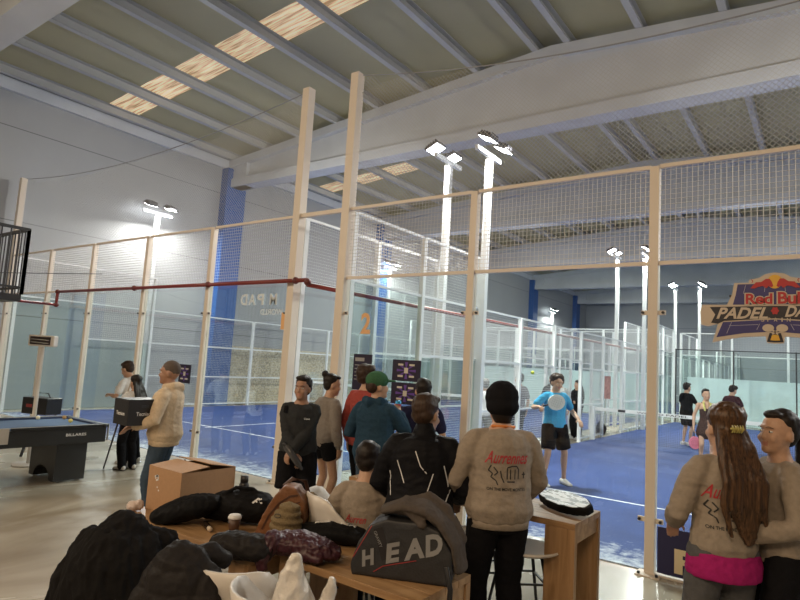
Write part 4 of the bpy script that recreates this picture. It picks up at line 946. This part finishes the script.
# khaki knitted hat and scarf
KH = cl('khaki_knit', (.20, .15, .085), .9, .5, 90, .15)
def ribs(p, n): return .005*sin(p.z*150+9*p.x)+.004*noise.noise(p*20)
m = MB().tube([(0, 0, .03), (0, 0, .08), (.01, 0, .14), (.02, 0, .18)], [(.085, .075), (.10, .09), (.098, .088), (.075, .07)], n=20)
h_ = cloth_thing('knitted_hat', (2.80, -3.50, .70), VA-10, m, KH, 'khaki ribbed knitted hat with small oval badge on the table', 'hat', .008, ribs)
decal('badge', strokes([[(.025*cos(a*.5), .011*sin(a*.5)) for a in range(14)]], .004), h_, (-.03, 0, .15), (1, 0, 0), (0, .3, 1), INK, h_)
m = MB()
for k in range(5): m.tube([(-.12+.02*k, .05, .20-.01*k), (-.02+.02*k, -.03+.02*k, .24-.02*k), (.08+.015*k, -.05+.03*k, .15-.02*k), (.13+.012*k, -.04+.02*k, .05)], [.022, .028, .030, .024], n=10)
m.tube([(.0, .05, .06), (.1, .05, .06)], [.07, .06], n=12)
cloth_thing('scarf', (2.78, -3.22, .705), VA-10, m, cl('khaki_fleece', (.235, .185, .115), .95, .4, 60, .1), 'khaki scarf heaped behind the knitted hat', 'scarf', .009, folds(.008, (18, 18, 12), 21))
# maroon leather jacket
MAR = mat('maroon_leather', (.045, .010, .016), .45, 0, .3, 25, .2)
m = MB().tube([(-.18, .0, .05), (-.10, .0, .065), (.02, 0, .075), (.14, 0, .06), (.22, .02, .04)], [(.045, .08), (.06, .11), (.065, .11), (.055, .10), (.035, .07)], side=(0, 0, 1), n=16).tube([(-.12, -.08, .1), (-.16, -.12, .0), (-.15, -.13, -.04)], [.05, .045, .03], n=12).tube([(.05, -.08, .05), (.16, -.09, .035)], [.035, .03], n=12)
cloth_thing('leather_jacket', (3.08, -3.66, .715), VA-14, m, MAR, 'maroon leather jacket heaped between the two low tables', 'jacket', .008, folds(.020, (19, 19, 12), 25, .7))
# black sports bag with white print
m = MB().tube([(-.18, 0, .06), (0, 0, .075), (.17, 0, .06)], [(.05, .09), (.065, .11), (.05, .09)], side=(0, 0, 1), n=16)
q = cloth_thing('sports_bag', (3.03, -3.30, .70), VA-8, m, BNYL, 'flat black sports bag with white print behind the maroon jacket', 'bag', .009, folds(.008, (10, 10, 10), 28))
decal('white_print', strokes([[(-.12, 0), (-.02, .01)], [(-.12, .014), (-.03, .022)], [(.05, 0), (.06, .02), (.075, 0), (.09, .02)], [(.1, .0), (.12, .02), (.14, .0)], [(.05, .025), (.14, .028)]], .010), q, (0, -.02, .12), (1, 0, 0), (0, .8, .6), WHC, q)
# big racket bag
BAGM = mat('dark_bag_fabric', (.022, .022, .024), .55, 0, .1, 80, .15); SILV = mat('silver_print', (.24, .24, .24), .45)
prof = [(-.275, .0), (-.285, .05), (-.25, .16), (-.19, .265), (-.10, .305), (.10, .305), (.19, .275), (.265, .17), (.275, .03), (.26, 0)]
m = MB().prism(prof, -.125, .125)
bag = cloth_thing('racket_bag', (3.66, -3.40, .702), 24, m, BAGM, 'large dark racket bag with silver HEAD lettering on the front low table', 'bag', .008, folds(.006, (6, 6, 6), 31), 6)
uu, vv = (cos(R(16)), 0, sin(R(16))), (-sin(R(16)), 0, cos(R(16)))
for ch, x, wd, hh in (('H', -.185, .085, .085), ('E', -.05, .10, .10), ('A', .055, .115, .105), ('D', .165, .105, .11)):
    decal('letter_'+ch.lower(), text_geo(ch, wd, hh, shear=.25, bold=.045), bag, (x, 0, .155+x*.30), uu, vv, SILV, bag)
decal('dark_band', strokes([[(-.15, .29), (-.085, .10)]], .05), bag, (0, 0, 0), (1, 0, 0), (0, 0, 1), mat('bag_band', (.012, .010, .011), .6), bag, .002)
decal('red_piping', strokes([[(-.27, .09), (-.175, .265)], [(-.15, .03), (-.10, .065), (.08, .115)]], .005), bag, (0, 0, 0), (1, 0, 0), (0, 0, 1), mat('red_piping', (.28, .03, .03), .5), bag)
decal('small_lettering', text_geo('Djokovic'[:0]+'GRAVITY', .09, .016, bold=.01), bag, (-.135, 0, .20), (.45, 0, -.89), (.89, 0, .45), SILV, bag)
MB().tube([(-.13, .0, .30), (-.05, .0, .345), (.05, .0, .345), (.12, .0, .305)], [(.014, .006)]*4, n=8).build('handle', BLACK, bag, smooth=True)
MB().tube([(.24, -.13, .1), (.27, -.15, .0), (.27, -.165, -.12), (.26, -.16, -.3)], [(.014, .004)]*4, n=8).build('strap', BLACK, bag, smooth=True)
# grey sweatshirt on the racket bag
m = MB().tube([(-.13, -.03, .33), (-.02, -.02, .365), (.10, -.02, .36), (.20, -.02, .30), (.285, -.03, .19), (.31, -.04, .06)], [(.020, .08), (.035, .11), (.038, .13), (.032, .12), (.026, .10), (.02, .07)], side=(0, 0, 1), n=16)
m.tube([(-.02, .06, .37), (.10, .05, .40), (.20, .04, .35), (.30, .03, .20)], [.03, .035, .035, .03], n=12).tube([(-.10, -.06, .34), (.02, -.09, .345), (.10, -.12, .29)], [.022, .026, .022], n=10)
cloth_thing('grey_sweatshirt', (3.66, -3.40, .712), 24, m, cl('dark_grey_brown_cotton', (.085, .07, .06), .9), 'brown grey sweatshirt thrown over the top of the large racket bag', 'sweatshirt', .009, folds(.011, (12, 12, 9), 35))
# plastic bag and bright bag on the front chair
m = MB().tube([(0, 0, .0), (0, 0, .12), (-.01, 0, .24), (-.02, 0, .36), (-.01, 0, .44)], [(.13, .10), (.14, .11), (.10, .08), (.055, .04), (.03, .018)], n=18).tube([(.10, 0, .1), (.15, .02, .24), (.17, .02, .33)], [.07, .04, .02], n=10)
cloth_thing('plastic_bag', (3.50, -4.08, .46), VA, m, mat('white_plastic_film', (.62, .58, .52), .25, 0, .4, 30, .08), 'crumpled white plastic bag with upright handle on the front chair', 'bag', .008, folds(.016, (14, 14, 7), 38))
m = MB().tube([(-.09, 0, .05), (0, 0, .12), (.10, 0, .06)], [(.05, .05), (.08, .07), (.05, .05)], side=(0, 0, 1), n=14)
c_ = cloth_thing('patterned_pouch', (3.68, -4.30, .48), VA, m, mat('purple_pattern', (.22, .10, .30), .7, 0, 0, 30, .9, vscale=40), 'purple patterned pouch with red rim on the front chair', 'pouch', .007, folds(.006, (14, 14, 10), 41))
MB().tube([(-.11, -.02, .08), (-.05, -.03, .16), (.04, -.03, .17), (.11, -.02, .10)], [.014]*4, n=10).build('rim', mat('red_brown_rim', (.22, .035, .02), .5), c_, smooth=True)

# ================================================================ SMALL THINGS ON THE TABLES
KR = mat('kraft_cardboard', (.40, .235, .125), .75, 0, .05, 40, .05); KR2 = mat('kraft_inside', (.30, .18, .10), .8)
t = thing('cardboard_box', (1.74, -3.45, .70), 0, 'large brown cardboard box with open top flaps on the left table', 'box')
Wd, Dp, Hh = .40, .46, .30
for a, b in (((-Wd/2, -Dp/2, 0), (Wd/2, -Dp/2+.006, Hh)), ((-Wd/2, Dp/2-.006, 0), (Wd/2, Dp/2, Hh)), ((-Wd/2, -Dp/2+.0065, 0), (-Wd/2+.006, Dp/2-.0065, Hh)), ((Wd/2-.006, -Dp/2+.0065, 0), (Wd/2, Dp/2-.0065, Hh)), ):
    MB().lo(a, b).build('side_panel', KR, t)
MB().lo((-Wd/2+.0065, -Dp/2+.0065, .001), (Wd/2-.0065, Dp/2-.0065, .007)).build('bottom_panel', KR2, t)
def flap(p, q, out, ang):
    p, q = V(p), V(q); o = V(out); d = o*cos(ang)+V((0, 0, 1))*sin(ang); L_ = .225; n = (q-p).cross(d).normalized()*.005
    MB().add([p, q, q+d*L_, p+d*L_, p+n, q+n, q+d*L_+n, p+d*L_+n], [(0, 1, 2, 3), (7, 6, 5, 4), (0, 4, 5, 1), (1, 5, 6, 2), (2, 6, 7, 3), (3, 7, 4, 0)]).build('flap', KR, t)
flap((-Wd/2, -Dp/2, Hh), (Wd/2, -Dp/2, Hh), (0, 1, 0), R(6)); flap((Wd/2, Dp/2, Hh), (-Wd/2, Dp/2, Hh), (0, -1, 0), R(10))
MB().add([(Wd/2+.001, -.05, .02), (Wd/2+.001, -.05, .02)], []).v
lg = MB().add([(x, -Dp/2-.0012, z) for x, z in strokes([[(-.11, .22), (-.09, .25), (-.07, .22), (-.10, .21)], [(-.12, .235), (-.07, .245)], [(-.08, .16), (-.075, .17)], [(-.06, .14), (-.055, .15)]], .012)[0]], strokes([[(-.11, .22), (-.09, .25), (-.07, .22), (-.10, .21)], [(-.12, .235), (-.07, .245)], [(-.08, .16), (-.075, .17)], [(-.06, .14), (-.055, .15)]], .012)[1])
lg.build('white_stamp', WHC, t)
t = thing('coffee_cup', (2.46, -3.62, .70), 0, 'brown paper coffee cup with white lid on the left table', 'cup')
MB().tube([(0, 0, .0), (0, 0, .098)], [.028, .040], cap=0, n=24).build('cup_body', mat('brown_paper', (.075, .035, .02), .5), t, smooth=True)
MB().tube([(0, 0, .096), (0, 0, .106), (0, 0, .118), (0, 0, .120)], [.043, .043, .037, .034], cap=0, n=24).build('lid', WHC, t, smooth=True)
MB().tube([(0, 0, .03), (0, 0, .04)], [.0316, .0326], cap=0, n=24).build('band', mat('white_print', (.7, .7, .68), .6), t, smooth=True)
t = thing('vacuum_flask', (1.98, -3.16, .70), 0, 'black upright flask standing behind the cardboard box', 'bottle')
MB().tube([(0, 0, 0), (0, 0, .17), (0, 0, .19)], [.035, .036, .028], cap=0, n=20).build('flask_body', BLACK, t, smooth=True); MB().tube([(0, 0, .19), (0, 0, .235)], [.030, .029], cap=0, n=20).build('cap', DARKM, t, smooth=True)
t = thing('small_bottle', (2.30, -3.70, .722), 0, 'small dark bottle with cream cap lying left of the coffee cup', 'bottle')
MB().tube([(-.07, .03, 0), (-.02, .01, 0), (.02, -.006, 0)], [.020, .020, .012], n=14, cap=1).build('bottle_body', mat('dark_glass', (.03, .02, .015), .15), t, smooth=True); MB().tube([(.02, -.006, 0), (.055, -.02, 0)], [.015, .015], cap=0, n=14).build('cap', mat('cream_plastic', (.6, .5, .38), .4), t, smooth=True)
m = MB().ell((0, 0, .035), (.05, .04, .035)).ell((.03, .03, .045), (.03, .03, .035))
cloth_thing('crumpled_paper', (1.575, -3.80, .702), 0, m, mat('pinkish_white_paper', (.6, .5, .46), .8), 'crumpled pinkish white paper on the left corner of the low table', 'paper', .006, folds(.012, (30, 30, 30), 44))
# racket case on the high table
t = thing('racket_case', (4.07, -2.08, .90), R(-26), 'black padel racket case with white patterned face on the high table', 'racket case')
o_ = [(-.25, 0), (-.22, .045), (-.10, .085), (.04, .095), (.16, .075), (.235, .03), (.235, -.03), (.16, -.075), (.04, -.095), (-.10, -.085), (-.22, -.045)]
M = Matrix.Rotation(R(-16), 4, 'X')@Matrix.Rotation(R(90), 4, 'X')
M = Matrix.Translation((0, 0, .062))@Matrix.Rotation(R(20), 4, 'X')@Matrix.Rotation(R(90), 4, 'X')
m = MB().prism([(a, b) for a, b in o_], -.03, .025, M=M)
meshobj('case_body', fuse(m, .007, 3), BNYL, t)
PAT = mat('white_black_pattern', (.45, .46, .48), .5); nt = PAT.node_tree
vn = nt.nodes.new('ShaderNodeTexNoise'); vn.inputs['Scale'].default_value = 6; vn.inputs['Detail'].default_value = 2; vr = nt.nodes.new('ShaderNodeValToRGB'); vr.color_ramp.interpolation = 'CONSTANT'
vr.color_ramp.elements[0].color = (.02, .02, .02, 1); vr.color_ramp.elements[1].position = .47; vr.color_ramp.elements[1].color = (.55, .57, .6, 1)
nt.links.new(vn.outputs[0], vr.inputs[0]); nt.links.new(vr.outputs[0], nt.nodes['Principled BSDF'].inputs['Base Color'])
MB().prism([(a*.92, b*.9) for a, b in o_], .0245, .029, M=M).build('patterned_face', PAT, t)
MB().tube([(-.25, 0, .05), (-.28, .0, .07), (-.27, 0, .10)], [.006]*3, n=8).build('hanging_loop', BLACK, t, smooth=True)

# ================================================================ POOL TABLE, HEATER, LANDING
t = thing('pool_table', (-3.03, -3.12, 0), 0, 'black pool table with blue grey cloth and silver corners at left', 'pool table')
BT = mat('black_laminate', (.012, .012, .012), .35); hx, hy = .58, 1.27
MB().lo((-hx+.02, -hy+.02, .54), (hx-.02, hy-.02, .74)).build('body', BT, t, bevel=.006)
CLO = mat('pool_cloth', (.10, .17, .30), .9); RAILM = mat('navy_cushion', (.02, .035, .09), .6)
MB().lo((-hx+.09, -hy+.09, .741), (hx-.09, hy-.09, .752)).build('cloth', CLO, t)
for sx in (-1, 1):
    for sy in (-1, 1):
        MB().box((sx*(hx-.035), sy*hy/2, .76), (.07, hy-.16, .038)).build('rail', BT, t, bevel=.006)
        MB().box((sx*(hx-.085), sy*hy/2, .763), (.03, hy-.2, .028)).build('cushion', RAILM, t)
        MB().tube([(sx*(hx-.05), sy*(hy-.05), .742), (sx*(hx-.05), sy*(hy-.05), .7815)], [.062, .062], cap=0, n=20).build('corner_pocket', BLACK, t, smooth=True)
        MB().lo((sx*hx-sx*.035, sy*(hy-.003), .56), (sx*(hx+.003), sy*(hy+.004), .782)).build('corner_trim', mat('silver_trim', (.6, .6, .6), .3, .6), t)
    MB().box((0, sx*(hy-.035), .76), (2*hx-.20, .07, .038)).build('rail', BT, t, bevel=.006)
    MB().box((0, sx*(hy-.085), .763), (2*hx-.24, .03, .028)).build('cushion', RAILM, t)
    MB().box((sx*(hx+.001), -.03, .69), (.012, .14, .19)).build('pocket_plate', mat('brushed_plate', (.50, .46, .40), .35, .5), t)
    MB().lo((sx*(hx-.008), -hy+.02, .779), (sx*(hx+.002), hy-.02, .784)).build('edge_strip', mat('silver_trim', (.6, .6, .6), .3, .6), t)
    # pedestal with arched underside
    arch = [(-.40, .54), (.33, .54), (.33, .025), (.20, .025)]+[(-.03+.23*cos(a), .025+.17*sin(a)) for a in [pi*k/10 for k in range(1, 10)]]+[(-.27, .025), (-.40, .025)]
    MB().prism(arch, sx*.93-.20, sx*.93+.20).build('pedestal', BT, t)
    for fx in (-.33, .27):
        for fy in (-.14, .14): MB().cyl((fx, sx*.93+fy, 0), (fx, sx*.93+fy, .026), .03, n=12).build('foot', CHROME, t, smooth=True)
g = text_geo('BILLARES', .26, .035, bold=.02)
MB().add([(hx-.018, a+.85, b+.66) for a, b in g[0]], g[1]).build('side_lettering', WHC, t)
for (x, y), c, nm in (((-3.46, -2.34), (.75, .7, .5), 'cream ball near the far cushion of the pool table'), ((-2.98, -2.12), (.7, .6, .2), 'yellowish ball near the corner pocket of the pool table'), ((-3.38, -2.02), (.5, .3, .12), 'brown ball at the far corner of the pool table')):
    o = MB().ell((0, 0, .0285), (.0285, .0285, .0285), 16).build('billiard_ball', mat(nm.replace(' ', '_')[:20], c, .15), None, smooth=True); o.location = (x, y, .752); tag(o, nm, 'ball')
t = thing('patio_heater', (-4.16, -2.10, 0), R(VA), 'white infrared heater on a pole stand behind the pool table', 'heater')
MB().cyl((0, 0, 0), (0, 0, .03), .22, n=28).build('base', mat('heater_grey', (.5, .48, .45), .5), t, smooth=True)
MB().cyl((0, 0, .03), (0, 0, 1.77), .03, n=14).build('pole', mat('heater_white', (.66, .62, .57), .45), t, smooth=True)
MB().box((0, 0, 1.86), (.40, .12, .17)).build('housing', MATS['heater_white'], t, bevel=.02)
MB().box((-.01, -.062, 1.86), (.31, .006, .12)).build('reflector', mat('heater_dark', (.06, .045, .04), .3, .5), t)
for k in range(2): MB().tube([(-.14, -.075, 1.885-.045*k), (.12, -.075, 1.872-.045*k)], [.009]*2, n=8).build('heating_tube', CHROME, t, smooth=True)
# stair landing at the left edge
DM = mat('dark_steel', (.025, .024, .026), .45, .2)
t = thing('stair_landing', (-3.81, -2.62, 2.5), 0, 'dark steel stair landing with vertical bar railing at the left edge', 'stairs')
MB().lo((-2.2, -1.5, -.10), (0, 0, 0)).build('deck', DM, t)
for a, b, nn in (((0, 0), (0, -1.5), 13), ((0, 0), (-2.2, 0), 19)):
    MB().bar((a[0], a[1], .95), (b[0], b[1], .95), .05, .04).build('handrail', DM, t); MB().bar((a[0], a[1], .10), (b[0], b[1], .10), .03).build('bottom_rail', DM, t)
    for k in range(nn+1):
        x, y = a[0]+(b[0]-a[0])*k/nn, a[1]+(b[1]-a[1])*k/nn; w_ = .04 if k in (0, nn) else .014
        MB().lo((x-w_/2, y-w_/2, 0), (x+w_/2, y+w_/2, .94)).build('baluster', DM, t)
MB().bar((-.15, -.4, -.08), (-1.0, -.4, -.75), .06).build('brace', DM, t); MB().lo((-1.15, -.5, -2.5), (-1.03, -.3, -.1)).build('column', DM, t)
# black speaker box on the floor case at far left
t = thing('speaker_box', (-4.75, -1.75, 0), R(20), 'black equipment case on a stand at the left edge behind the pool table', 'case')
MB().box((0, 0, .82), (.5, .3, .26)).build('case_body', BLACK, t, bevel=.01); MB().tube([(-.15, 0, .95), (-.1, 0, 1.02), (.1, 0, 1.02), (.15, 0, .95)], [.01]*4, n=8).build('handle', DARKM, t, smooth=True)
for sx in (-.2, .2): MB().bar((sx, -.1, 0), (sx, .1, .69), .03).build('stand_leg', DARKM, t)
MB().box((-.1, -.152, .82), (.12, .004, .05)).build('red_label', mat('dull_red', (.25, .04, .04), .5), t)

# ================================================================ LOGO BOARD
t = thing('logo_board', (5.19, -.09, 2.55), 0, 'cut out logo board with red bulls and yellow sun, hanging on the fence at right', 'sign')
def cv(pts): return [((X-500)*.001211, .4157-.001334*Y) for X, Y in pts]
def sym(pts): q = cv(pts); return q+[(-x, z) for x, z in q[::-1]]
CB = mat('board_cream', (.60, .50, .40), .6); NV = mat('board_navy', (.035, .03, .16), .5); BK = mat('board_black', (.015, .012, .02), .5); YE_ = mat('board_yellow', (.75, .42, .04), .5); RE = mat('board_red', (.45, .015, .02), .5)
MB().prism(sym([(500, 85), (440, 95), (400, 120), (335, 130), (335, 150), (238, 150), (225, 230), (190, 300), (22, 298), (8, 345), (14, 438), (60, 450), (130, 432), (115, 490), (92, 562), (180, 540), (300, 520), (440, 512), (448, 556), (500, 560)]), 0, .03).build('backing', CB, t)
def fl(name, pts, m, k, s_=True): return MB().prism(sym(pts) if s_ else cv(pts), -.0012*k-.001, -.0012*k).build(name, m, t)
fl('upper_field', [(500, 160), (262, 160), (250, 230), (230, 300), (500, 300)], NV, 1); fl('lower_field', [(500, 400), (165, 420), (120, 526), (300, 495), (500, 480)], NV, 1)
fl('name_band', [(500, 310), (75, 315), (112, 368), (84, 425), (130, 432), (172, 412), (500, 392)], BK, 2)
fl('base_tab', [(500, 490), (465, 490), (448, 550), (500, 552)], BK, 2); fl('base_sun', [(500, 500), (480, 505), (470, 538), (500, 540)], YE_, 3)
WL = mat('board_line', (.42, .40, .50), .6)
for a, b in (((315, 165), (300, 225)), ((440, 165), (435, 215)), ((205, 445), (395, 435)), ((222, 420), (190, 498)), ((405, 430), (385, 470))):
    for s_ in (1, -1):
        q = cv([a, b]); vs, fs = strokes([[(q[0][0]*s_, q[0][1]), (q[1][0]*s_, q[1][1])]], .004); MB().add([(x, -.0045, z) for x, z in vs], fs).build('court_line', WL, t)
def bt(name, s_, X, Y, wd, hh, m, k, shear=0, bold=.02):
    c = cv([(X, Y)])[0]; g = text_geo(s_, wd*.001211, hh*.001334, shear=shear, bold=bold); MB().add([(a+c[0], -.0015*k, b+c[1]) for a, b in g[0]], g[1]).build(name, m, t)
n = 24; MB().prism([(.056*cos(2*pi*k/n), .218+.062*sin(2*pi*k/n)) for k in range(n)], -.007, -.006).build('sun_disc', YE_, t)
bull = [(345, 190), (380, 150), (415, 148), (445, 128), (468, 128), (482, 150), (490, 178), (478, 186), (462, 176), (448, 192), (425, 176), (398, 180), (372, 192)]
MB().prism(cv(bull), -.009, -.008).build('bull', RE, t); MB().prism([(-x, z) for x, z in cv(bull)], -.009, -.008).build('bull', RE, t)
for s_ in (1, -1):
    q = cv([(350, 128), (362, 140), (354, 152)]); vs, fs = strokes([[(x*s_, z) for x, z in q]], .006); MB().add([(x, -.002, z) for x, z in vs], fs).build('horn', RE, t)
bt('red_lettering_outline', 'Red', 400, 262, 186, 84, CB, 6, bold=.09); bt('red_lettering_outline', 'Bull', 598, 258, 176, 92, CB, 6, bold=.09)
bt('red_lettering', 'Red', 400, 262, 170, 72, RE, 7, bold=.03); bt('red_lettering', 'Bull', 598, 258, 160, 80, RE, 7, bold=.03)
bt('name_lettering', 'PADEL', 288, 358, 335, 78, CB, 5, .35, .03); bt('name_lettering', 'DAY', 660, 346, 200, 74, CB, 5, .35, .03)
q = [(.024*cos(2*pi*k/12)*(1 if k % 2 else 1.35), -.042+.028*sin(2*pi*k/12)*(1 if k % 2 else 1.35)) for k in range(12)]; MB().prism(q, -.009, -.008).build('star', RE, t)
for k_, c_ in enumerate('SPAIN'): bt('place_letter', c_, 423+k_*40, 402, 22 if c_ != 'I' else 8, 26, CB, 6, 0, .01)
for s_ in (1, -1):
    q = [(s_*(-.052)+.044*cos(2*pi*k/18), -.195+.034*sin(2*pi*k/18)) for k in range(18)]; MB().prism(q, -.0085, -.0075).build('racket_print', CB, t)
    vs, fs = strokes([[(s_*-.02, -.212), (s_*.022, -.25)]], .014); MB().add([(x, -.009, z) for x, z in vs], fs).build('racket_print_handle', CB, t)
for sx in (-.35, .35): MB().cyl((sx, .035, .1), (sx, .085, .1), .012, n=8).build('standoff', DARKM, t)
# cable sagging in the upper left
m = MB(); pr_ = [(-7.5, -6, 2.75), (-7.2, -4, 2.9), (-6.9, -2, 3.05), (-6.5, -.15, 3.3)]
for a, b in zip(pr_, pr_[1:]): m.cyl(a, b, .008, n=6)
tag(m.build('overhead_cable', BLACK), 'thin dark cable running to the left court fence under the landing', 'cable')
# red hose or bin behind the net: fire point panel in the passage
t = thing('notice_panel', (-.50, 14.0, 0), R(VA), 'tall red and grey notice panel standing in the passage beyond the net', 'panel')
MB().box((0, 0, 1.45), (.30, .03, .75)).build('panel_face', mat('red_grey_print', (.42, .22, .20), .6, 0, 0, 10, .3, vscale=12), t); MB().box((0, .02, .54), (.05, .03, 1.08)).build('stand_post', GREYG, t); MB().box((0, .02, .01), (.3, .2, .02)).build('foot_plate', GREYG, t)
for x, y, r_, nm in ((-.62, 11.6, .5, 'black rucksack standing in the passage behind the net post'), (-.30, 12.9, .35, 'dark bag on the passage floor beyond the net post')):
    m = MB().tube([(0, 0, .05), (0, 0, r_*.6), (0, 0, r_)], [(.16, .12), (.18, .13), (.08, .07)], n=14)
    cloth_thing('rucksack', (x, y, .0), VA, m, BNYL, nm, 'bag', .02, folds(.015, (8, 8, 8), x))
